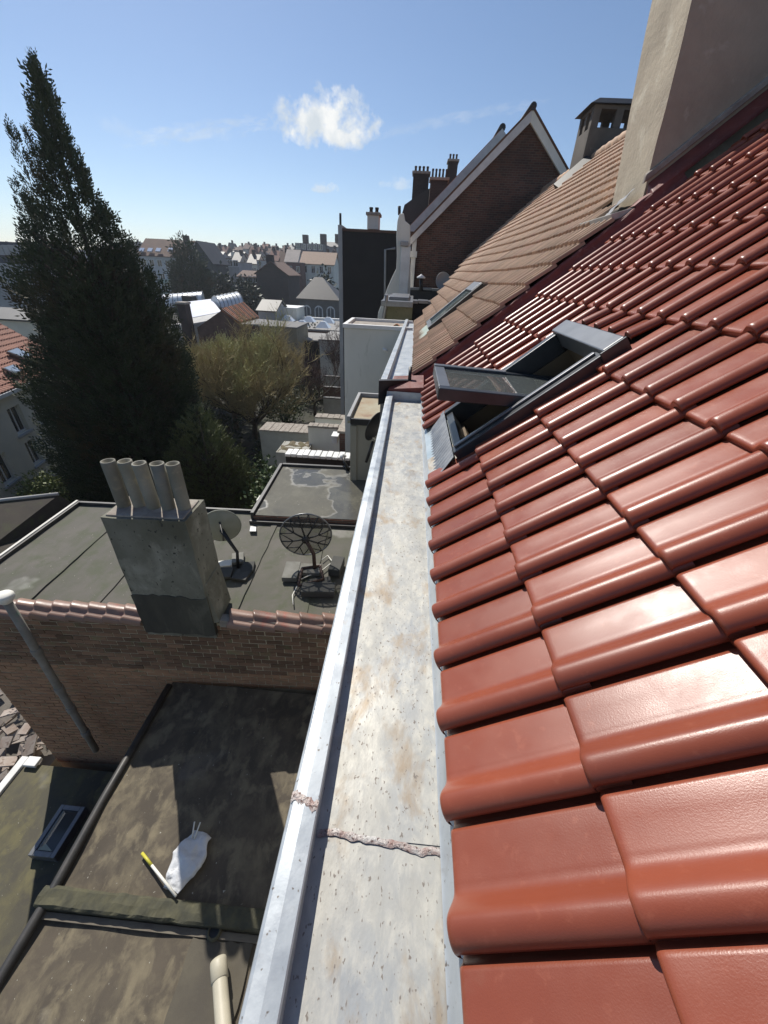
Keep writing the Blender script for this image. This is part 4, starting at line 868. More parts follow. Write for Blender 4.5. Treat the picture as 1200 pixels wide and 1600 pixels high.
m = MB().tube([(ML, 2.86, MZ + .03), (ML + .02, 1.6, MZ + .03), (ML + .05, .95, MZ + .03), (ML + .02, .3, MZ - .01), (ML + .0, -2.5, MZ - .03)], .04, 10); part('edge_roll', m, M_trim, an2)
m = MB().box(ML + .06, -.12, .745, .79, MZ - .02, MZ - .004); part('felt_upstand', m, mat('pale_felt_strip', (.17, .15, .115), (.12, .10, .08), s1=6, rough=.85, bump=.4), an2)
m = MB(); c = at(335, 1456, z=MZ); m.lathe([(.06, .0), (.055, .03), (.04, .035), (.04, -.15)], (c.x, c.y, MZ - .01), (0, 0, 1), 16); ro = part('roof_outlet', m, M_felt3, an2)
m = MB().lathe([(.041, .018), (0, .018)], (c.x, c.y, MZ - .01), (0, 0, 1), 16); part('outlet_hole', m, M_black, ro)
m = MB().grid(lambda i, j: Vector((c.x - .16 + .5 * i + .04 * noise.noise(Vector((i * 4, j * 4, 8))), .74 - .62 * j + .04 * noise.noise(Vector((i * 5, j * 5, 1))), MZ - .004)), 8, 8); part('felt_patch', m, mat('tan_felt_patch', (.105, .092, .066), (.075, .065, .05), s1=3, rough=.85, bump=.3), an2, fixn=False)
# pale plastic pipe
a, b = at(341, 1500, z=MZ + .08), at(352, 1640, z=MZ + .16)
pp = thing('plastic_pipe', 'cream plastic pipe with socket lying at the bottom of the lower roof', 'pipe', (b.x, b.y, MZ)); d = (b - a).normalized()
M_pvc = mat('cream_plastic', (.5, .46, .36), (.42, .39, .3), s1=4, rough=.5, bump=.1)
m = MB().lathe([(.054, 0.1), (.054, 1.2)], a, d, 18); m.lathe([(.04, .0), (.04, 1.2)], a, d, 18); part('tube', m, M_pvc, pp)
m = MB().lathe([(.04, .001), (.058, 0.0), (.062, .02), (.062, .12), (.054, .125)], a, d, 18); part('socket', m, M_pvc, pp)
# sack with sticks, yellow tipped rod
c = at(296, 1346, z=MZ)
sk2 = thing('plastic_sack', 'crumpled white plastic sack lying on the lower flat roof', 'sack', tuple(c))
def sackf(i, j):
    t = j; w = (.12 + .05 * math.sin(math.pi * min(1, t * 1.1))) * (1.0 if t < .9 else 1.0); w *= .75 + .5 * t if t < .5 else 1.0
    hgt = .085 * math.sin(math.pi * (.12 + .8 * t)) + .02
    a = 2 * math.pi * i; x = w * math.cos(a); z = hgt * (math.sin(a) * .5 + .5) + .004
    y = -.27 + .52 * t
    v = Vector((x * .85, y * .82, z)); nn = noise.noise_vector(v * 9); v += nn * .026 + noise.noise_vector(v * 17) * .011 + noise.noise_vector(v * 40) * .0022; v.z = max(v.z, .003)
    r_ = RAD(-12); return Vector((c.x + v.x * math.cos(r_) - v.y * math.sin(r_), c.y + v.x * math.sin(r_) + v.y * math.cos(r_), MZ + .01 + v.z))
m = MB().grid(sackf, 90, 90, True); n_ = len(m.v)
m.face([sackf(k / 20, 0) for k in range(20)], True); m.face([sackf(k / 20, 1) for k in range(20)], True)
part('sack', m, mat('white_plastic', (.66, .67, .68), (.58, .59, .6), s1=6, rough=.4, bump=.5, bs=18, bdist=.02), sk2, fixn=False)
for (p0, p1) in (((300, 1310), (304, 1284)), ((303, 1312), (313, 1285))):
    m = MB().tube([at(*p0, z=MZ + .08), at(*p1, z=MZ + .17)], .007, 6); part('stick', m, M_wwhite, sk2)
a, b = at(222, 1333, z=MZ + .05), at(275, 1400, z=MZ + .10)
ys_ = thing('rod', 'thin pale rod with yellow tip beside the white sack', 'rod', tuple(b)); k = a + (b - a) * .3
m = MB().tube([k, b], .011, 8); part('shaft', m, M_wwhite, ys_)
m = MB().tube([a, k], .0125, 8); part('grip', m, mat('yellow_grip', (.55, .5, .06), rough=.5), ys_)
# low roof at left with skylight
LZ = -6.9
lo = thing('annex_building', 'lowest mossy flat roof with white edge at the left below the brick wall', 'building', (-4.3, 1.0, GZ))
m = MB().box(-5.62, ML - .004, -3.5, 2.72, GZ, LZ - .05); part('wall', m, M_bbrick, lo)
m = MB().grid(lambda i, j: (-5.62 + (ML + 5.60) * i, -3.5 + 6.22 * j, LZ + .015 * noise.noise(Vector((i * 6, j * 8, 2)))), 20, 30); part('roof_deck', m, M_felt3, lo, fixn=False)
m = MB().box(-5.74, -5.625, -3.5, 2.80, LZ - .12, LZ + .05); part('edge_trim', m, M_white, lo, bevel=.01)
m = MB().box(-5.60, -5.40, 2.66, 2.80, LZ + .02, LZ + .08); part('edge_trim', m, M_white, lo, bevel=.01)
c = Vector((-4.38, 1.91, LZ))
rl = thing('roof_light', 'glazed roof light on the lowest flat roof in shade', 'skylight', (c.x, c.y, LZ)); F = frame(c.x, c.y, LZ, 0); w, h = .18, .29
for (x0, x1, y0, y1) in ((-w, -w + .06, -h, h), (w - .06, w, -h, h), (-w + .061, w - .061, -h, -h + .06), (-w + .061, w - .061, h - .06, h)):
    m = MB().box(x0, x1, y0, y1, -.02, .14, F); part('kerb', m, M_agrey, rl, bevel=.006)
m = MB(); A = F(-w + .05, -h + .05, .12), F(w - .05, -h + .05, .12), F(w - .05, h - .05, .12), F(-w + .05, h - .05, .12); r0, r1 = F(0, -h + .12, .2), F(0, h - .12, .2)
for q in ((A[0], A[1], r0), (A[1], A[2], r1, r0), (A[2], A[3], r1), (A[3], A[0], r0, r1)): m.face(q)
part('pane', m, mat('roof_light_glass', (.09, .105, .11), rough=.08, bump=0, spec=.8), rl)
# heap of old tiles and boards at far left
hp = thing('rubble_heap', 'heap of broken roof tiles and boards at the left edge', 'rubble', (-7.2, 3.2, GZ))
m = MB().box(-12, -5.8, -2, 5.4, GZ, LZ - .75); part('base', m, mat('rubble_dirt', (.11, .10, .085), (.16, .14, .12), s1=4, rough=.95, bump=.8), hp)
M_rub = mat('broken_tile', (.22, .17, .14), (.3, .27, .24), (.14, .1, .08), s1=4, s2=8, rough=.9, bump=.4, rand=.45)
r5 = random.Random(8)
for k in range(90):
    x, y = -5.95 - abs(r5.gauss(0, .9)), r5.uniform(1.6, 4.3); z = LZ - .72 + .45 * r5.random() * max(0, 1 - (-5.9 - x) / 3)
    w, d, h = r5.uniform(.1, .34), r5.uniform(.08, .22), r5.uniform(.02, .06)
    mx = Matrix.Translation((x, y, z)) @ Matrix.Rotation(r5.uniform(0, 6), 4, 'Z') @ Matrix.Rotation(r5.gauss(0, .35), 4, 'X') @ Matrix.Rotation(r5.gauss(0, .35), 4, 'Y')
    m = MB().box(-w / 2, w / 2, -d / 2, d / 2, 0, h); m.v = [mx @ p for p in m.v]; part('broken_tile', m, M_rub, hp)
# ================================================================ LEFT HOUSE (cream, two storeys)
def hit(px, py, p, n): d = ray(px, py); return d * (p.dot(n) / d.dot(n))
EZ = -5.5
P1, P2 = at(0, 613, z=EZ), at(56, 590, z=EZ); fd = (P2 - P1).normalized(); fn = Vector((fd.y, -fd.x, 0))   # facade direction, outward normal
O = P1 - fd * 5.0; LEN = (P2 - O).dot(fd) + 3.2
def LF(s, out, z): return O + fd * s + fn * out + Vector((0, 0, z - O.z))
lh = thing('cream_house', 'cream two storey house with red tiled roof at the left edge', 'house', tuple(LF(LEN / 2, -4, GZ)))
wins = []
for (px, py, w, h) in ((29, 656, .95, 1.3), (61, 641, .85, 1.3), (8, 733, .95, 1.35), (54, 706, .85, 1.25)):
    q = hit(px, py, P1, fn); wins.append(((q - O).dot(fd) - w / 2, q.z - h / 2, w, h))
ss = sorted({0, LEN, *[a for w_ in wins for a in (w_[0], w_[0] + w_[2])]}); zs = sorted({GZ, EZ, *[a for w_ in wins for a in (w_[1], w_[1] + w_[3])]})
m = MB()
for i in range(len(ss) - 1):
    for k in range(len(zs) - 1):
        cs, cz = (ss[i] + ss[i + 1]) / 2, (zs[k] + zs[k + 1]) / 2
        if any(w_[0] < cs < w_[0] + w_[2] and w_[1] < cz < w_[1] + w_[3] for w_ in wins): continue
        m.box(ss[i], ss[i + 1], -.3, 0, zs[k], zs[k + 1], LF)
m.box(0, LEN, -8.0, -.301, GZ, EZ, LF)
HD = 4.1; RZ_ = EZ + 3.05
m.prism([LF(.05, -.31, EZ), LF(.05, -7.9, EZ), LF(.05, -HD, RZ_ - .1)], fd * (LEN - .1)); part('wall', m, M_cream, lh)
for (s, z, w, h) in wins:
    add_window(lh, lambda u, o, zz: LF(u, o - .2, zz), s, z, w, h, d=.05)
    m = MB().box(s - .1, s + w + .1, -.02, .1, z - .12, z - .003, LF); part('stone_sill', m, M_greyw, lh, bevel=.01)
m = MB().box(0, LEN, .001, .06, GZ, GZ + .9, LF); part('plinth', m, M_greyw, lh)
m = MB().box(-.2, LEN + .1, .002, .34, EZ - .16, EZ + .02, LF); part('gutter', m, M_white, lh, bevel=.02)
rfm = MB(); sl_ = (RZ_ - EZ) / HD
rfm.hexa([LF(-.2, .3, EZ - .14), LF(LEN + .15, .3, EZ - .14), LF(LEN + .15, -HD, RZ_), LF(-.2, -HD, RZ_), LF(-.2, .3, EZ + .03), LF(LEN + .15, .3, EZ + .03), LF(LEN + .15, -HD, RZ_ + .17), LF(-.2, -HD, RZ_ + .17)])
rfm.hexa([LF(-.2, -HD, RZ_), LF(LEN + .15, -HD, RZ_), LF(LEN + .15, -8.2, EZ - .1), LF(-.2, -8.2, EZ - .1), LF(-.2, -HD, RZ_ + .17), LF(LEN + .15, -HD, RZ_ + .17), LF(LEN + .15, -8.2, EZ + .07), LF(-.2, -8.2, EZ + .07)])
M_ltile = mat('salmon_tile', (.33, .135, .085), (.27, .11, .07), (.22, .1, .07), s1=1.5, s2=6, rough=.8, bump=.3, bs=40, rand=.08)
lrf = part('roof', rfm, M_ltile, lh)
ncr = 17
for k in range(ncr):                               # each tile course is a ribbed strip
    t0, t1 = k / ncr, (k + 1) / ncr + .01; m = MB(); nn = 130
    def cf(i, j):
        s = -.2 + (LEN + .35) * i; t = t0 + (t1 - t0) * j; h = .19 + .05 * (1 - j) + .022 * math.sin(s * 2 * math.pi / .22)
        return LF(s, .3 - (HD + .3) * t, EZ - .14 + (RZ_ - EZ + .14) * t + h)
    m.grid(cf, nn * 2, 1, True); m.grid(lambda i, j: cf(i, 0) - Vector((0, 0, .05 * j)), nn * 2, 1, False); part('tile_course', m, M_ltile, lrf, fixn=False)
rp_ = LF(0, .3, EZ); rn_ = (fn * sl_ + Vector((0, 0, 1))).normalized(); rpl = LF(0, .3, EZ + .12)
def LR(px, py, h): q = hit(px, py, rpl, rn_); return q + rn_ * h
for cor in (((9, 553), (25, 547), (51, 559), (38, 564)), ((3, 579), (20, 573), (33, 583), (22, 588))):
    t = MB().hexa([LR(*q, .02) for q in cor] + [LR(*q, .16) for q in cor]); w_ = part('roof_window', t, M_agrey, lh)
    cc = (sum(q[0] for q in cor) / 4, sum(q[1] for q in cor) / 4); inn_ = [(cc[0] + (q[0] - cc[0]) * .85, cc[1] + (q[1] - cc[1]) * .85) for q in cor]
    t = MB().hexa([LR(*q, .161) for q in inn_] + [LR(*q, .175) for q in inn_]); part('pane', t, mat('sky_mirror_glass', (.5, .55, .58), rough=.16, bump=0, spec=1.0, metal=.6), w_)
m = MB().tube([LF(-.2, -HD, RZ_ + .24), LF(LEN + .15, -HD, RZ_ + .24)], .13, 10); part('ridge', m, M_ltile, lh)
# white building with mansard behind it
a, b = at(-60, 408, y=60), at(41, 408, y=60)
lw = thing('white_building', 'plain pale grey end wall building with mansard far left behind the tree', 'building', ((a.x + b.x) / 2, 66, GZ))
m = MB().box(a.x, b.x, 60, 72, GZ, a.z); part('wall', m, M_greyw, lw)
q = at(-60, 374, y=61.5); m = MB().hexa([(a.x, 60, a.z + .01), (b.x, 60, a.z + .01), (b.x, 72, a.z + .01), (a.x, 72, a.z + .01), (a.x, 62, q.z), (b.x - 1, 62, q.z), (b.x - 1, 71, q.z), (a.x, 71, q.z)]); part('roof', m, M_slate, lw)
for k in range(4): q = at(2 + k * 9, 393, y=60.6); m = MB().box(q.x, q.x + .75, 60.15, 61.2, q.z - .4, q.z + .75); part('dormer', m, M_greyw, lw)
house_b('low_house', 'low house with dark roof between cream house and pale end wall', *(lambda a, b: (a.x, b.x, 36, 42))(at(-60, 500, y=36), at(52, 500, y=36)), at(10, 500, y=36).z, at(10, 486, y=38).z, M_cream, M_slate)
# dark mossy shed roof left of the annex
sh = thing('garden_shed', 'dark mossy shed roof left of the annex below the tree', 'shed', (-9, 7.5, GZ))
top = [at(-80, 792, z=-6.2), at(92, 773, z=-6.2), at(128, 797, z=-6.9), at(40, 905, z=-6.9), at(-80, 905, z=-6.9)]
m = MB().prism(top, (0, 0, -.12)); part('roof', m, mat('dark_mossy_roof', (.03, .026, .02), (.05, .04, .03), (.05, .05, .025), s1=1.2, s2=3, rough=.9, bump=.4), sh)
m = MB(); base = [Vector((p.x, p.y, GZ)) for p in top]; c = sum(top, Vector()) / 5
inn_ = [p + (c - p) * .04 + Vector((0, 0, -.121)) for p in top]
for i in range(5):
    j = (i + 1) % 5; m.face([inn_[i], inn_[j], Vector((inn_[j].x, inn_[j].y, GZ)), Vector((inn_[i].x, inn_[i].y, GZ))])
part('wall', m, M_bbrick, sh)
m = MB().tube([top[0] + Vector((0, 0, .03)), top[1] + Vector((0, 0, .03))], .05, 6); part('ridge_board', m, M_greyw, sh)
# ================================================================ VEGETATION
M_con = mat('conifer_foliage', (.030, .047, .018), (.042, .062, .024), (.07, .052, .02), s1=.5, s2=.35, t2=.55, rough=.7, bump=0)
M_bark = mat('bark', (.06, .045, .03), (.09, .07, .05), s1=6, rough=.95, bump=.6)
def interp(tab, z):
    for (z0, *v0), (z1, *v1) in zip(tab, tab[1:]):
        if z1 <= z <= z0: t = (z0 - z) / (z0 - z1); return [a + (b - a) * t for a, b in zip(v0, v1)]
    return list(tab[-1][1:])
def conifer(name, label, tx, ty, base, tab, n, leaf, seed, trunk_r=.35, group=None, spires=(), depth=.85):
    R = random.Random(seed); t = thing(name, label, 'tree', (tx, ty, base), group); ztop = tab[0][0]
    m = MB().tube([(tx, ty, base - .2), (tx, ty, (base + ztop) / 2), (tx, ty, ztop - .3)], [trunk_r, trunk_r * .4, .012], 10); tr_ = part('trunk', m, M_bark, t)
    m = MB(); zmin = tab[-1][0]
    def spray(o, d, L, w):
        d = d.normalized(); sd_ = d.cross(Vector((R.gauss(0, 1), R.gauss(0, 1), R.gauss(0, 1)))).normalized(); nn = sd_.cross(d)
        for q in range(6):
            f = q / 6; b0 = o + d * L * f; s = 1 if q % 2 else -1
            dd = (d * .8 + sd_ * s * (.75 - .35 * f) + nn * R.gauss(0, .18) + Vector((0, 0, .12))).normalized(); ll = L * (.55 - .25 * f) * R.uniform(.7, 1.2); ww = w * R.uniform(.7, 1.3)
            e = dd.cross(nn).normalized()
            m.face([b0 - e * ww * .35, b0 + dd * ll * .55 - e * ww, b0 + dd * ll, b0 + dd * ll * .5 + e * ww])
    branches = MB()
    for i in range(n):
        z = zmin + (ztop - zmin) * (1 - math.sqrt(R.random())) if R.random() < .82 else R.uniform(zmin, ztop)
        if R.random() < max(0, min(.68, ((z - zmin) / (ztop - zmin) - .52) * 2.6)): continue
        l, r = interp(tab, z); a = R.uniform(0, 2 * math.pi); cx_ = math.cos(a); rx = (r if cx_ > 0 else l); ry = (l + r) / 2 * depth
        lob = .80 + .3 * noise.noise(Vector((math.cos(a) * 1.6, math.sin(a) * 1.6, z * .55 + seed))) + .12 * noise.noise(Vector((math.cos(a) * 5, math.sin(a) * 5, z * 1.7)))
        rad = lob * (1.0 - (R.random() ** 1.6) * .62)
        o = Vector((tx + cx_ * rx * rad, ty + math.sin(a) * ry * rad, z)); out = Vector((cx_, math.sin(a), 0))
        spray(o, out * R.uniform(.35, .9) + Vector((0, 0, R.uniform(.3, 1.1))), leaf * R.uniform(.7, 1.5), leaf * .085)
    for i in range(int(n / 22)):
        z = R.uniform(zmin, zmin + (ztop - zmin) * .72); l, r = interp(tab, z); a = R.uniform(0, 6.283); rx = r if math.cos(a) > 0 else l; o = Vector((tx + math.cos(a) * rx * .75, ty + math.sin(a) * (l + r) / 2 * depth * .75, z + .3))
        branches.tube([(tx, ty, max(base, z - .9)), (tx * .5 + o.x * .5, ty * .5 + o.y * .5, z - .35), o], [.045, .03, .008], 4, cap=False)
    for (sx, sz, h, w_, cnt) in spires:
        branches.tube([(sx, ty, sz), (sx, ty, sz + h)], [.028, .005], 4, cap=False)
        for i in range(cnt):
            f = R.random() ** .8; a = R.uniform(0, 6.283); rr = w_ * (1 - f) * (.25 + .85 * R.random()) + .03; o = Vector((sx + math.cos(a) * rr, ty + math.sin(a) * rr, sz + h * f)); spray(o, Vector((math.cos(a) * .4, math.sin(a) * .4, 1)), leaf * R.uniform(.5, .95), leaf * .06)
    part('branch', branches, M_bark, tr_, fixn=False)
    part('crown', m, M_con, t, fixn=False); return t
CTAB = [(4.9, .03, .03), (3.9, .2, .22), (3.0, .7, .36), (1.64, 1.7, .8), (.74, 2.2, 1.5), (-.66, 3.0, 2.3), (-2.0, 3.4, 2.55), (-3.0, 3.8, 2.8), (-4.5, 4.2, 3.2), (-6.1, 4.5, 3.8), (-8, 4.7, 4.4), (-9.8, 4.7, 4.4), (-10.9, 4.4, 4.2)]
conifer('conifer_tree', 'tall dark conifer with pointed feathery top in the left garden', -12.4, 16.8, GZ, CTAB, 30000, .34, 3,
        spires=((-12.35, 2.2, 3.0, .42, 230), (-12.02, 1.6, 2.9, .34, 130), (-11.75, .4, 2.6, .34, 120), (-13.8, .6, 3.0, .45, 150), (-13.3, .6, 2.9, .42, 130), (-14.4, -.6, 2.7, .45, 130), (-11.3, -.6, 2.2, .42, 120), (-14.8, -1.4, 2.2, .45, 110), (-10.7, -1.6, 2.1, .45, 130), (-12.85, 1.2, 3.1, .4, 130), (-10.2, -2.6, 2.2, .4, 120), (-12.6, .8, 2.6, .4, 110), (-14.1, -.2, 1.9, .35, 90)))
q = at(302, 466, y=88); conifer('conifer_tree', 'dark broad conifer beside the white apartment block in the distance', q.x, 88, ground_z(q.x, 88), [(at(300, 376, y=88).z, .2, .2), (at(300, 395, y=88).z, 1.6, 1.8), (at(300, 425, y=88).z, 3.2, 3.6), (at(300, 465, y=88).z, 3.8, 4.6), (ground_z(q.x, 88) + .3, 3.6, 4.2)], 3200, 1.5, 9)
def leaf_mat(name, a, b, c=None): return mat(name, a, b, c or a, s1=.8, s2=2.5, rough=.6, bump=0)
def bush(name, label, c, rx, ry, rz, n, leaf, mt, seed, group=None, cat='shrub', stems=6):
    R = random.Random(seed); c = Vector(c); t = thing(name, label, cat, (c.x, c.y, c.z), group); m = MB(); st = MB()
    for i in range(stems):
        a = R.uniform(0, 6.28); st.tube([c + Vector((.1 * math.cos(a), .1 * math.sin(a), -.1)), c + Vector((rx * .35 * math.cos(a), ry * .35 * math.sin(a), rz * .8)), c + Vector((rx * .6 * math.cos(a), ry * .6 * math.sin(a), rz * 1.5))], [.04 * rx, .025 * rx, .006], 5, cap=False)
    part('stem', st, M_bark, t, fixn=False)
    while n > 0:
        v = Vector((R.gauss(0, 1), R.gauss(0, 1), R.gauss(0, 1))).normalized(); k = .72 + .45 * noise.noise(v * 2.1 + Vector((seed, 0, 0))) + .15 * noise.noise(v * 6)
        rad = k * (1 - .55 * R.random() ** 1.7); p = c + Vector((v.x * rx * rad, v.y * ry * rad, rz + v.z * rz * rad))
        if p.z < c.z: continue
        for _ in range(3):
            d = (v * .5 + Vector((R.gauss(0, .6), R.gauss(0, .6), R.gauss(.2, .6)))).normalized(); e = d.cross(Vector((R.gauss(0, 1), R.gauss(0, 1), R.gauss(0, 1)))).normalized(); L = leaf * R.uniform(.6, 1.4); o = p + Vector((R.gauss(0, leaf), R.gauss(0, leaf), R.gauss(0, leaf)))
            m.face([o, o + d * L * .5 + e * L * .28, o + d * L, o + d * L * .5 - e * L * .28]); n -= 1
    part('foliage', m, mt, t, fixn=False); return t
L_dk = leaf_mat('dark_leaf', (.02, .035, .012), (.035, .05, .018)); L_gr = leaf_mat('green_leaf', (.05, .085, .022), (.075, .11, .03)); L_lime = leaf_mat('lime_leaf', (.15, .18, .05), (.10, .13, .035), (.2, .2, .08)); L_ol = leaf_mat('olive_leaf', (.07, .08, .03), (.09, .085, .035), (.05, .06, .02))
def gb(px, py, y): q = at(px, py, y=y); return q
M_con, _mc = mat('green_conifer_foliage', (.085, .105, .034), (.11, .125, .04), (.05, .07, .025), s1=.7, s2=.9, rough=.7, bump=0), M_con
conifer('evergreen_shrub', 'rounded green conifer shrub at the right foot of the tall conifer', -8.7, 15.4, GZ, [(-5.2, .25, .2), (-5.9, 1.0, .8), (-7.0, 1.8, 1.5), (-8.4, 2.3, 2.1), (-9.8, 2.4, 2.4), (-10.9, 2.2, 2.2)], 9000, .26, 71, trunk_r=.15)
M_con = _mc
q = gb(425, 745, 13.5); bush('evergreen_shrub', 'ivy covered shrub behind the corner of the annex roof', (q.x, 13.5, GZ + 1), 1.1, 1.0, 1.9, 2600, .17, L_gr, 5)
q = gb(80, 745, 15.0); bush('garden_bush', 'bright sunlit lime bush between cream house and dark shed', (q.x - .6, 15.0, GZ), 1.5, 1.5, 1.3, 2800, .16, L_lime, 6)
q = gb(20, 880, 5.2); bush('climbing_plant', 'sparse pale creeper beyond the left corner of the annex roof', (at(5, 880, z=-5).x, at(5, 880, z=-5).y, -6.9), .7, .5, .9, 420, .1, L_lime, 7, stems=3)
q = gb(470, 640, 24.0); bush('garden_bush', 'glossy green laurel bush under the brown bare tree', (q.x, 24.0, GZ), 1.9, 1.4, 1.15, 3000, .18, L_gr, 8)
q = gb(452, 665, 19.0); bush('garden_bush', 'green bush behind the grey garden wall', (q.x - 1.6, 21.0, GZ), 1.4, 1.0, 1.1, 1800, .16, L_gr, 12)
q = gb(482, 520, 58); bush('hedge', 'dark green hedge below the row of pyramid roof lights', (q.x, 57, GZ), 2.6, 1.2, 2.4, 1500, .4, L_dk, 14, cat='hedge')
for (px, py, Y, rx, rz, lab, mt, sd_) in ((505, 590, 38, 1.6, .8, 'low dusky shrub in the garden left of the white block', L_dk, 51), (520, 612, 31, 1.3, .7, 'small dark shrub by the dusky cross wall', L_ol, 52), (470, 600, 36, 2.6, 1.0, 'spreading olive shrub behind the brown tree', L_ol, 53), (330, 640, 24, 2.4, 1.6, 'dark shrub mass between conifer and willow', L_dk, 54), (440, 620, 31, 2.4, 1.1, 'mid green shrub behind the forked trunk', L_gr, 55), (300, 610, 31, 2.6, 1.8, 'dusky olive shrub at the conifer right side', L_ol, 56), (415, 640, 23, 1.3, .9, 'dark low shrub beside the forked trunk', L_dk, 57)):
    q = gb(px, py, Y); bush('garden_bush', lab, (q.x, Y, GZ), rx, rx * .8, rz, 1500, .2, mt, sd_)
q = gb(425, 470, 70); bush('garden_bush', 'bushy green shrubs in front of the house with three arches', (q.x + 2, 72, GZ), 4.5, 2.5, 2.2, 1800, .6, L_ol, 15)
def bare_tree(name, label, base, htop, spread, n_l1, tw, mt, seed, lean=0.0, group=None, r0=.22, dens=1.0, bud=0.0):
    R = random.Random(seed); base = Vector(base); t = thing(name, label, 'tree', tuple(base), group); H = htop - base.z
    big, tws = MB(), MB(); fork = base + Vector((lean * .3, 0, H * .22)); big.tube([base - Vector((0, 0, .2)), base + Vector((lean * .1, .05, H * .1)), fork], [r0, r0 * .8, r0 * .7], 9)
    def limb(p, d, L, r, lev):
        pts = [p]; dd = d.normalized(); k = 4
        for i in range(k):
            dd = (dd + Vector((R.gauss(0, .14), R.gauss(0, .14), R.gauss(.06, .1)))).normalized(); pts.append(pts[-1] + dd * L / k)
        rs = [r * (1 - .7 * i / k) for i in range(k + 1)]
        (big if lev < 2 else tws).tube(pts, rs, 6 if lev == 0 else 4 if lev == 1 else 3, cap=False)
        if lev >= 3:
            for _ in range(2):
                o = pts[R.randint(1, 4)]; d_ = Vector((R.gauss(0, .5), R.gauss(0, .5), R.gauss(.5, .5))).normalized(); e_ = d_.cross(Vector((R.gauss(0, 1), R.gauss(0, 1), R.gauss(0, 1)))).normalized(); l_ = bud * R.uniform(.6, 1.4)
                if bud: tws.face([o, o + d_ * l_ * .5 + e_ * l_ * .25, o + d_ * l_, o + d_ * l_ * .5 - e_ * l_ * .25])
            return
        for i in range({0: 11, 1: 11, 2: 9}[lev] if dens >= 1 else {0: 7, 1: 6, 2: 5}[lev]):
            f = R.uniform(.25, 1.0); q = pts[min(int(f * k), k - 1)].lerp(pts[min(int(f * k) + 1, k)], f * k - int(f * k) if f < 1 else 1)
            nd = (dd * .55 + Vector((R.gauss(0, .55), R.gauss(0, .55), R.gauss(.35, .35)))).normalized(); limb(q, nd, L * R.uniform(.42, .62), max(r * .42, tw), lev + 1)
    for i in range(n_l1):
        a = 2 * math.pi * i / n_l1 + R.gauss(0, .3); limb(fork - Vector((0, 0, R.random() * H * .06)), Vector((math.cos(a) * spread / H * 1.15, math.sin(a) * spread / H * 1.0, .62 + R.gauss(0, .1))), H * R.uniform(.5, .68), r0 * .42, 0)
    part('trunk', big, M_bark, t, fixn=False); part('crown', tws, mt, t, fixn=False); return t
T_ol = mat('olive_twig', (.34, .34, .15), (.39, .37, .17), s1=.6, rough=.8, bump=0); T_br = mat('brown_twig', (.33, .27, .13), (.38, .31, .15), s1=.6, rough=.8, bump=0); T_rd = mat('reddish_twig', (.07, .035, .03), (.09, .05, .035), s1=.6, rough=.8, bump=0)
q = at(398, 688, z=GZ); bare_tree('bare_tree', 'leafless willow with olive green twigs behind the conifer', (at(360, 640, y=28).x, 28.5, GZ), at(370, 512, y=28).z, 7.0, 11, .016, T_ol, 4, r0=.25, bud=.09)
bare_tree('bare_tree', 'leafless brown twigged tree with forked dark trunk in the middle garden', (q.x, q.y, GZ), at(430, 538, y=26).z, 5.2, 9, .013, T_br, 21, lean=.8, r0=.25, bud=.06)
q = at(495, 600, y=33); bare_tree('bare_tree', 'small reddish bare tree left of the white rendered block', (q.x - .3, 33, GZ), at(490, 545, y=33).z, 2.8, 7, .012, T_rd, 33, r0=.16, dens=.5)
q = at(318, 560, y=33); bare_tree('bare_tree', 'pale olive bare tree directly right of the conifer', (q.x - .5, 34, GZ), at(310, 530, y=34).z, 4.2, 8, .016, T_ol, 41, r0=.2, bud=.14)
q = at(528, 535, y=45); bare_tree('bare_tree', 'tiny bare tree in front of the white garage wall', (q.x - .2, 45, GZ), at(528, 525, y=45).z, 1.2, 5, .016, T_rd, 43, r0=.1, dens=.5)
# ================================================================ GARDEN WALLS AND YARDS
def pbox(px0, px1, pyt, Y, thick, zb=GZ):
    a, b = at(px0, pyt, y=Y), at(px1, pyt, y=Y); return MB().box(a.x, b.x, Y, Y + thick, zb, a.z), a, b
def gwall(label, px0, px1, pyt, Y, thick, wm, cm, n=8):
    m, a, b = pbox(px0, px1, pyt, Y, thick); t = thing('garden_wall', label, 'wall', ((a.x + b.x) / 2, Y, GZ)); part('wall', m, wm, t)
    for i in range(n):
        x0, x1 = a.x + (b.x - a.x) * i / n, a.x + (b.x - a.x) * (i + 1) / n
        m = MB().box(x0 + .006, x1 - .006, Y - .06, Y + thick + .06, a.z + .003, a.z + .07 + .01 * (i % 2)); part('coping_stone', m, cm, t, bevel=.01)
    return t
M_gw = mat('garden_wall_render', (.4, .39, .35), (.3, .29, .25), s1=1.2, rough=.9, bump=.3)
gwall('long low garden wall with weathered coping behind the yard', 405, 482, 673, 16.5, 1.0, M_gw, M_mortar, 10)
gwall('white rendered yard wall with dark coping joints beside beige extension', 481, 552, 667, 13.6, .25, M_wwhite, M_mortar, 9)
gwall('short white wall stub behind the yard wall', 492, 540, 653, 16.0, .4, M_wwhite, M_mortar, 5)
gwall('dark wall topped with white clay coping tiles behind the puddle roof', 446, 556, 712, 8.2, .22, M_dkwall, M_white, 12)
pl = thing('planter_bed', 'raised planting bed with dry leaves beside the yard wall', 'planter', tuple(at(462, 700, z=-6))); q = at(462, 698, z=-5.6)
m = MB().box(q.x - .6, q.x + .5, q.y - .5, q.y + .6, GZ, -5.65); part('box', m, M_gw, pl)
m = MB().grid(lambda i, j: (q.x - .55 + i, q.y - .45 + j, -5.64 + .12 * noise.noise(Vector((i * 5, j * 5, 1)))), 12, 12); part('soil', m, mat('dry_leaves', (.16, .12, .08), (.1, .09, .04), (.22, .2, .14), s1=6, s2=14, rough=.95, bump=.8), pl, fixn=False)
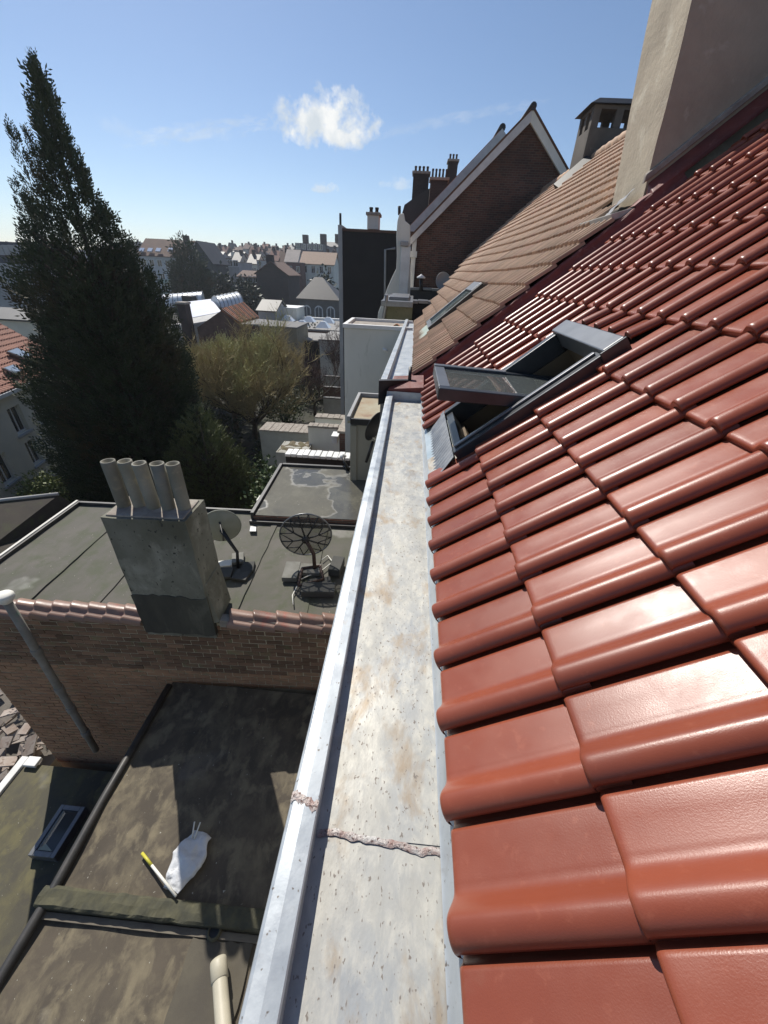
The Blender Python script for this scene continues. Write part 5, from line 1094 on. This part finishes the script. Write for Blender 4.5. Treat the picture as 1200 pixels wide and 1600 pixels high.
m, a, b = pbox(519, 527, 683, 12.6, .4, at(519, 693, y=12.6).z); u_ = solo('outdoor_unit', m, M_white, 'small white box unit on the yard wall', 'unit', bevel=.02)
m = MB().box(a.x - .03, b.x + .03, 12.57, 13.03, a.z + .003, a.z + .05); part('lid', m, M_white, u_)
m, a, b = pbox(530, 556, 676, 11.5, 1.2); yb = solo('brick_outbuilding', m, M_bbrick, 'small reddish brick outbuilding beside beige extension', 'outbuilding'); m = MB().box(a.x - .05, b.x + .05, 11.44, 12.75, a.z + .003, a.z + .07); part('roof', m, M_mortar, yb)
c = at(536, 712, y=7.2); m = MB().tube([at(545, 735, z=-3.4), at(538, 722, y=7.0), c], .03, 8); vp = solo('roof_vent', m, M_black, 'curved black vent pipe with pale cap on the puddle roof', 'vent pipe'); m = MB().lathe([(0, .04), (.07, .0), (.07, -.02), (0, -.02)], c, (0, 0, 1), 12); part('cap', m, M_white, vp)
# fences / dark yard behind white block: terraces of timber
for i, (py, Y, c_) in enumerate(((588, 40, M_gw), (605, 35, M_bbrick), (622, 30, M_gw))):
    gwall(('grey', 'dull red brick', 'dusky')[i] + ' cross wall between gardens left of the white block', 505, 541, py, Y, .25, c_, M_slate, 4)
# ================================================================ MIDDLE GROUND BUILDINGS
def poly_roof(pts, t=.15): v = [at(px, py, y=Y) for px, py, Y in pts]; return MB().prism(v, (0, 0, -t))
ws = thing('workshop', 'workshop with white vaulted roofs and sloping pale sheet roof', 'building', tuple(Vector((at(320, 500, y=50).x, 50, GZ))))
M_sheet = mat('pale_sheet_roof', (.62, .64, .70), (.56, .58, .65), s1=.6, rough=.35, bump=.1); M_poly = mat('polycarbonate', (.75, .77, .78), rough=.2, bump=.1)
a, b = at(262, 505, y=50), at(352, 500, y=50)
m = MB().box(a.x, b.x, 50.5, 62, GZ, a.z - .2); part('wall', m, M_greyw, ws)
m = poly_roof([(290, 498, 50), (346, 487, 51), (330, 467, 58), (279, 473, 58)]); part('sheet_roof', m, M_sheet, ws)
m = poly_roof([(290, 499, 49.8), (292, 507, 48.5), (336, 499, 49), (344, 488, 50.8)]); part('lower_sheet_roof', m, mat('lichen_sheet', (.5, .5, .48), (.36, .36, .34), s1=1.5, rough=.7), ws)
def vault(p0, p1, r, n, name='vault'):
    m = MB(); ax = (p1 - p0); sd_ = ax.cross(Vector((0, 0, 1))).normalized()
    m.grid(lambda i, j: p0 + ax * i + sd_ * r * math.cos(math.pi * j) + Vector((0, 0, r * .62 * math.sin(math.pi * j))), n, 12, True)
    for e in (p0, p1): m.face([e + sd_ * r * math.cos(math.pi * k / 12) + Vector((0, 0, r * .62 * math.sin(math.pi * k / 12))) for k in range(13)])
    o = part(name, m, M_poly, ws, fixn=False)
    m = MB()
    for k in range(n + 1): m.tube([p0 + ax * k / n + sd_ * r * 1.01 * math.cos(math.pi * j / 10) + Vector((0, 0, .02 + r * .63 * math.sin(math.pi * j / 10))) for j in range(11)], .06, 4, cap=False)
    part('glazing_bar', m, M_greyw, o)
vault(at(258, 474, y=64), at(318, 469, y=66), 1.9, 8); vault(at(338, 479, y=56), at(372, 472, y=58), 1.9, 6)
m, a, b = pbox(283, 298, 462, 62, 1.6, at(290, 472, y=62).z - 1); part('roof_box', m, M_black, ws)
ob = thing('tiled_outhouse', 'brick outhouse with striped orange tile roof beside the workshop', 'building', tuple(Vector((at(350, 510, y=47).x, 47, GZ))))
g = [at(308, 512, y=47), at(346, 485, y=47), at(373, 505, y=47)]
m = MB().prism([Vector((g[0].x, 47, GZ)), Vector((g[2].x, 47, GZ)), g[2], g[1], g[0]], (0, 6, 0)); part('wall', m, M_bbrick, ob)
orf = part('roof', poly_roof([(346, 484, 46.8), (374, 505, 46.8), (405, 496, 54), (381, 473, 54)], .12), M_orange, ob)
A4, B4, C4, D4 = [at(px, py, y=Y) + Vector((0, 0, .03)) for px, py, Y in ((346, 484, 46.8), (374, 505, 46.8), (405, 496, 54), (381, 473, 54))]
for k in range(14):
    t0 = (k + .1) / 14; t1 = (k + .75) / 14; m = MB(); lo_ = lambda s, t, h: A4.lerp(B4, s).lerp(D4.lerp(C4, s), t) + Vector((0, 0, h))
    m.hexa([lo_(0, t0, 0), lo_(1, t0, 0), lo_(1, t1, 0), lo_(0, t1, 0), lo_(0, t0, .09), lo_(1, t0, .09), lo_(1, t1, .09), lo_(0, t1, .09)]); part('tile_row', m, M_orange if k % 3 else M_roofbr, orf)
m = poly_roof([(374, 506, 46.5), (404, 498, 53), (436, 501, 53), (440, 508, 46.5)]); part('lean_to_roof', m, mat('grey_felt_far', (.2, .19, .18), (.15, .145, .14), s1=.8, rough=.9), ob)
m, a, b = pbox(374, 440, 508, 46.6, .3); part('lean_to_wall', m, M_bbrick, ob)
m, a, b = pbox(276, 288, 475, 47.5, 1.2); dc = solo('dark_chimney', m, M_cbrick, 'slanting dark brick chimney in front of the pale sheet roof', 'chimney'); m = MB().box(a.x - .1, b.x + .1, 47.4, 48.8, a.z + .003, a.z + .2); part('cap', m, M_mortar, dc)
house_b('garden_studio', 'tan flat roofed garden studio behind the brown tree', at(405, 512, y=44).x, at(463, 512, y=44).x, 44, 49, at(430, 512, y=44).z, 0, mat('tan_render', (.3, .26, .19), (.24, .21, .15), s1=1, rough=.9), MATS['grey_felt_far'], 'flat', cat='building')
gr_ = thing('garage_block', 'long low garage with white pyramid roof lights', 'building', (at(490, 505, y=60).x, 60, GZ))
a, b = at(440, 514, y=56), at(545, 514, y=56); zt = a.z
m = MB().box(a.x, b.x, 56, 68, GZ, zt); part('wall', m, M_bbrick, gr_); m = MB().box(a.x - .1, b.x + .1, 55.9, 68.1, zt + .003, zt + .2); part('roof_deck', m, mat('gravel_deck', (.3, .29, .27), (.22, .21, .2), s1=1, rough=.9), gr_)
m = MB().box(a.x - .1, b.x + .1, 67.6, 68.2, zt + .201, zt + .5); part('parapet', m, M_white, gr_)
for k, (px, Y) in enumerate(((450, 64), (483, 64.5), (513, 64.5), (472, 58.5), (505, 58.5))):
    c = at(px, 505, y=Y); w = .95; m = MB(); z0 = zt + .2; P = [(c.x - w, Y - w, z0), (c.x + w, Y - w, z0), (c.x + w, Y + w, z0), (c.x - w, Y + w, z0)]; Q = [(c.x - w * .3, Y - w * .3, z0 + .75), (c.x + w * .3, Y - w * .3, z0 + .75), (c.x + w * .3, Y + w * .3, z0 + .75), (c.x - w * .3, Y + w * .3, z0 + .75)]
    m.hexa(P + Q); part('pyramid_light', m, M_poly, gr_)
house_b('flat_garage', 'white rendered garage with flat roof left of white block', at(499, 533, y=46).x, at(545, 533, y=46).x, 46, 53, at(515, 533, y=46).z, 0, M_wwhite, MATS['gravel_deck'], 'flat', cat='garage')
house_b('flat_garage', 'dark walled garage with pale roof edge beside the hedge', at(463, 533, y=47).x, at(498, 533, y=47).x, 47, 53, at(480, 533, y=47).z, 0, M_dkwall, MATS['gravel_deck'], 'flat', cat='garage')
house_b('white_outbuilding', 'white boxy outbuilding above the tan studio', at(429, 482, y=66).x, at(463, 482, y=66).x, 66, 71, at(445, 482, y=66).z, 0, M_wwhite, M_white, 'flat', fw=(3, [GZ + 2.6], .7, 1.0), cat='building')
house_b('grey_outbuilding', 'grey pitched outbuilding left of the white outbuilding', at(403, 486, y=62).x, at(430, 486, y=62).x, 62, 68, at(415, 486, y=62).z, at(415, 471, y=64).z, M_greyw, M_slate, 'x', cat='building')
# house with three white arches
Y = 84; a, b, c = at(466, 466, y=Y), at(529, 466, y=Y), at(497, 433, y=Y + 4)
ah = thing('arched_house', 'dark hipped roof house with three white arched windows', 'house', ((a.x + b.x) / 2, Y + 4, GZ))
m = MB().box(a.x, b.x, Y, Y + 9, GZ - 2, a.z); part('wall', m, mat('dusky_wall', (.16, .15, .14), (.12, .115, .1), s1=1, rough=.9), ah)
m = MB(); w = (b.x - a.x); A = [(a.x - .4, Y - .4, a.z + .01), (b.x + .4, Y - .4, a.z + .01), (b.x + .4, Y + 9.4, a.z + .01), (a.x - .4, Y + 9.4, a.z + .01)]; r0, r1 = (c.x - w * .1, Y + 4.5, c.z), (c.x + w * .1, Y + 4.5, c.z)
for f in ((A[0], A[1], r1, r0), (A[1], A[2], r1), (A[2], A[3], r0, r1), (A[3], A[0], r0), tuple(reversed(A))): m.face(f)
part('roof', m, M_slate, ah)
for k in range(3):
    cxk = a.x + w * (.2 + .3 * k); r = w * .105; z0 = a.z - 1.9
    m = MB(); pts = [(cxk - r, Y - .12, z0 - 1.6), (cxk + r, Y - .12, z0 - 1.6)] + [(cxk + r * math.cos(math.pi * q / 10), Y - .12, z0 + r * math.sin(math.pi * q / 10)) for q in range(11)]
    m.prism(pts, (0, .2, 0)); f = part('window', m, M_white, ah)
    for sx in (-1, 1):
        m = MB(); m.prism([(cxk + sx * r * .08, Y - .16, z0 - 1.3), (cxk + sx * r * .75, Y - .16, z0 - 1.3), (cxk + sx * r * .75, Y - .16, z0 + r * .35), (cxk + sx * r * .08, Y - .16, z0 + r * .75)], (0, .038, 0)); part('pane', m, mat('pale_dark_glass', (.12, .13, .14), rough=.1, bump=0), f)
# far named buildings
gz = lambda px, Y: ground_z(at(px, 430, y=Y).x, Y) - 1
def far(name, label, px0, px1, pe, pr, Y, depth, wall, roof, axis, fw=None, chim=(), gt=.5, cat='house', sw=None):
    a, b = at(px0, pe, y=Y), at(px1, pe, y=Y); zr = at((px0 + px1) / 2, pr, y=Y + (depth / 2 if axis == 'x' else 0)).z
    return house_b(name, label, a.x, b.x, Y, Y + depth, a.z, zr, wall, roof, axis, base=gz((px0 + px1) / 2, Y), fw=fw, chim=[(u, v, w, zr - 2, zr + h) for u, v, w, h in chim], cat=cat, gable_t=gt, over=.4)
Y = 112; e = at(245, 398, y=Y).z
far('apartment_block', 'white apartment block with brown roof and balconies in the distance', 216, 290, 398, 375, Y, 11, mat('far_white', (.56, .57, .58), (.5, .5, .5), s1=.3, rough=.9), M_roofbr, 'x', fw=(6, [e - 2.6, e - 5.6, e - 8.4], 1.3, 1.6), chim=((.7, 0, 1.2, 1.2),), cat='building')
ap = [o for o in bpy.data.objects if o.name == 'apartment_block'][0]
for k in range(4): q = at(222 + k * 13 + (6 if k == 3 else 0), 392, y=Y + .6); m = MB().hexa([(q.x - .6, Y + .2, q.z - .35), (q.x + .6, Y + .2, q.z - .35), (q.x + .6, Y + 1.2, q.z + .4), (q.x - .6, Y + 1.2, q.z + .4), (q.x - .6, Y + .0, q.z - .1), (q.x + .6, Y + .0, q.z - .1), (q.x + .6, Y + 1, q.z + .65), (q.x - .6, Y + 1, q.z + .65)]); part('roof_window', m, mat('mirror_pane', (.7, .75, .8), rough=.2, bump=0, metal=.7), ap)
for zz in (e - 6.1, e - 8.9):
    a, b = at(248, 420, y=Y), at(280, 420, y=Y); m = MB().box(a.x, b.x, Y - 1.5, Y - .07, zz, zz + .9); part('balcony', m, mat('green_glass_balcony', (.34, .44, .40), rough=.3, bump=0), ap)
far('grey_gable_house', 'grey green gabled house right of the distant dark conifer', 303, 331, 408, 378, 104, 9, mat('slate_green', (.09, .10, .095), (.07, .08, .075), s1=.5, rough=.9), M_slate, 'y', gt=.35)
far('brick_gable_house', 'dark brick gable house with ridge chimney in the middle distance', 400, 449, 427, 410, 98, 10, mat('dark_brick_far', (.075, .058, .05), (.06, .05, .045), s1=1, rough=.9), M_roofbr, 'y', chim=((-.1, -.8, 1.4, 1.4),), gt=.5)
far('brick_house', 'reddish brick block left of the white house with tan roof', 447, 471, 410, 408, 122, 9, mat('red_brick_far', (.17, .085, .07), (.13, .07, .06), s1=.6, rough=.9), M_mortar, 'flat', fw=(2, [at(455, 425, y=122).z], 1, 1.4))
far('white_house', 'white house with tan tiled roof in the distance', 470, 521, 411, 395, 126, 9, M_wwhite, M_tan, 'x', fw=(4, [at(490, 427, y=126).z], 1.1, 1.8))
far('pink_roof_house', 'house showing a bright pale tiled roof above the brick block', 446, 464, 408, 391, 140, 8, M_greyw, mat('pale_tile_roof', (.5, .42, .36), (.42, .36, .3), s1=.6, rough=.8), 'x')
far('dark_apartments', 'dark flat roofed apartments on the skyline left of black wall', 461, 505, 380, 378, 175, 12, mat('dark_clad', (.09, .095, .11), (.07, .075, .09), s1=.3, rough=.7), M_slate, 'flat', fw=(5, [at(480, 390, y=175).z], 1.6, 1.8), chim=((-.5, 0, 2, 2.5), (.8, 0, 2.2, 3)), cat='building')
far('pale_block', 'pale flat roofed block with dark windows behind the dark conifer', 329, 372, 408, 406, 118, 10, M_greyw, M_mortar, 'flat', fw=(5, [at(350, 416, y=118).z], 1.4, 1.5), cat='building')
far('tower_house', 'slim pale house at the right end of the skyline', 506, 527, 385, 379, 190, 12, M_greyw, M_slate, 'x', chim=((.6, 0, 1.5, 3),))
far('brick_terrace', 'brown house with low roof left of dark brick gable', 372, 402, 432, 424, 108, 9, M_bbrick, M_roofbr, 'x', fw=(4, [at(385, 441, y=108).z], 1.0, 1.4))
# hillside of small houses: nothing tells them apart
R = random.Random(77); cols = [M_greyw, M_cream, M_bbrick, mat('far_brown', (.16, .12, .1), (.13, .1, .08), s1=.4, rough=.9), mat('far_pale', (.45, .43, .4), (.38, .36, .33), s1=.4, rough=.9)]
rfs = [M_roofbr, M_slate, mat('far_red_roof', (.22, .11, .08), (.17, .09, .07), s1=.5, rough=.9), M_slate]
for (Y, pxa, pxb, step, pe) in ((150, 318, 520, 13, 409), (185, 225, 520, 11, 402), (230, 205, 520, 9, 396), (275, -20, 520, 8, 391)):
    px = pxa
    while px < pxb:
        w = step * R.uniform(.8, 1.25); pyj = pe + R.uniform(-3, 4) + (0.010 * (px - 350)); dep = R.uniform(8, 11); a, b = at(px, pyj, y=Y), at(px + w, pyj, y=Y); hr = R.uniform(1.6, 3.4); ax = R.choice(['x', 'x', 'y', 'flat'])
        wm_, rm_ = R.choice(cols), R.choice(rfs)
        zone = 'behind the tall conifer' if px < 200 else 'above the white vaults' if px < 330 else 'above the pale block' if px < 372 else 'above the brown terrace' if px < 402 else 'above the dark brick gable' if px < 448 else 'near the dark apartments'
        lab_ = '%s house with %s%s roof in the %s far row %s' % ({M_greyw: 'grey', M_cream: 'cream', M_bbrick: 'brick', cols[3]: 'brown', cols[4]: 'pale'}[wm_], {M_roofbr: 'brown', M_slate: 'slate', rfs[2]: 'red'}[rm_], {'x': ' pitched', 'y': ' gabled', 'flat': ' flat'}[ax], {150: 'first', 185: 'second', 230: 'third', 275: 'last'}[Y], zone)
        zz = [a.z - 2.6] + ([a.z - 5.4] if R.random() < .6 else [])
        house_b('hillside_house', lab_, a.x, b.x, Y, Y + dep, a.z, a.z + hr, wm_, rm_, ax, base=min(ground_z(a.x, Y), a.z - 6) - 1.5, fw=(max(2, int((b.x - a.x) / 2.4)), zz, 1.0, 1.5) if Y < 240 else None, chim=[(R.uniform(-.6, .6), 0, .9, a.z + hr - 1.4, a.z + hr + R.uniform(.8, 1.6))] if ax != 'flat' else [], group='far hillside houses')
        px += w * R.uniform(.95, 1.2)
for k in range(26):
    Y = R.choice((140, 165, 205, 250)); px = R.uniform(330, 465) if k < 18 else R.uniform(225, 520); q = at(px, 425 if Y < 200 else 410, y=Y); z0 = ground_z(q.x, Y)
    bush('hillside_tree', 'round dark tree among the far hillside houses', (q.x, Y, z0), R.uniform(2.4, 4), R.uniform(2.4, 4), max(2.0, (at(px, R.uniform(396, 420), y=Y).z - z0) / 2), 260, 1.3, R.choice((L_dk, L_ol, L_ol)), k, group='far hillside trees', cat='tree', stems=2)
for (px, Y, hpx, lab) in ((345, 96, 430, 'dark yew tree in front of the pale block'), (383, 92, 438, 'dark rounded evergreen between pale block and brick gable'), (505, 100, 428, 'leafy tree behind the arched house roof')):
    q = at(px, hpx, y=Y); z0 = ground_z(q.x, Y); bush('evergreen_tree', lab, (q.x, Y, z0), 3.0, 2.6, (q.z - z0) / 2 + .4, 1300, .8, L_dk, int(px), cat='tree', stems=3)
# ================================================================ HAZE over the town
m = MB().box(-900, 400, -80, 900, GZ - 2, 45)
hz = part('haze', m, None, None); hz.data.materials.clear(); hm = bpy.data.materials.new('haze_air'); hm.use_nodes = True; nt = hm.node_tree; nt.nodes.clear()
o_ = nt.nodes.new('ShaderNodeOutputMaterial'); pv = nt.nodes.new('ShaderNodeVolumePrincipled'); pv.inputs['Color'].default_value = (.86, .91, 1, 1); pv.inputs['Density'].default_value = HAZE; pv.inputs['Anisotropy'].default_value = .3
nt.links.new(pv.outputs[0], o_.inputs['Volume']); hz.data.materials.append(hm); hz['kind'] = 'stuff'
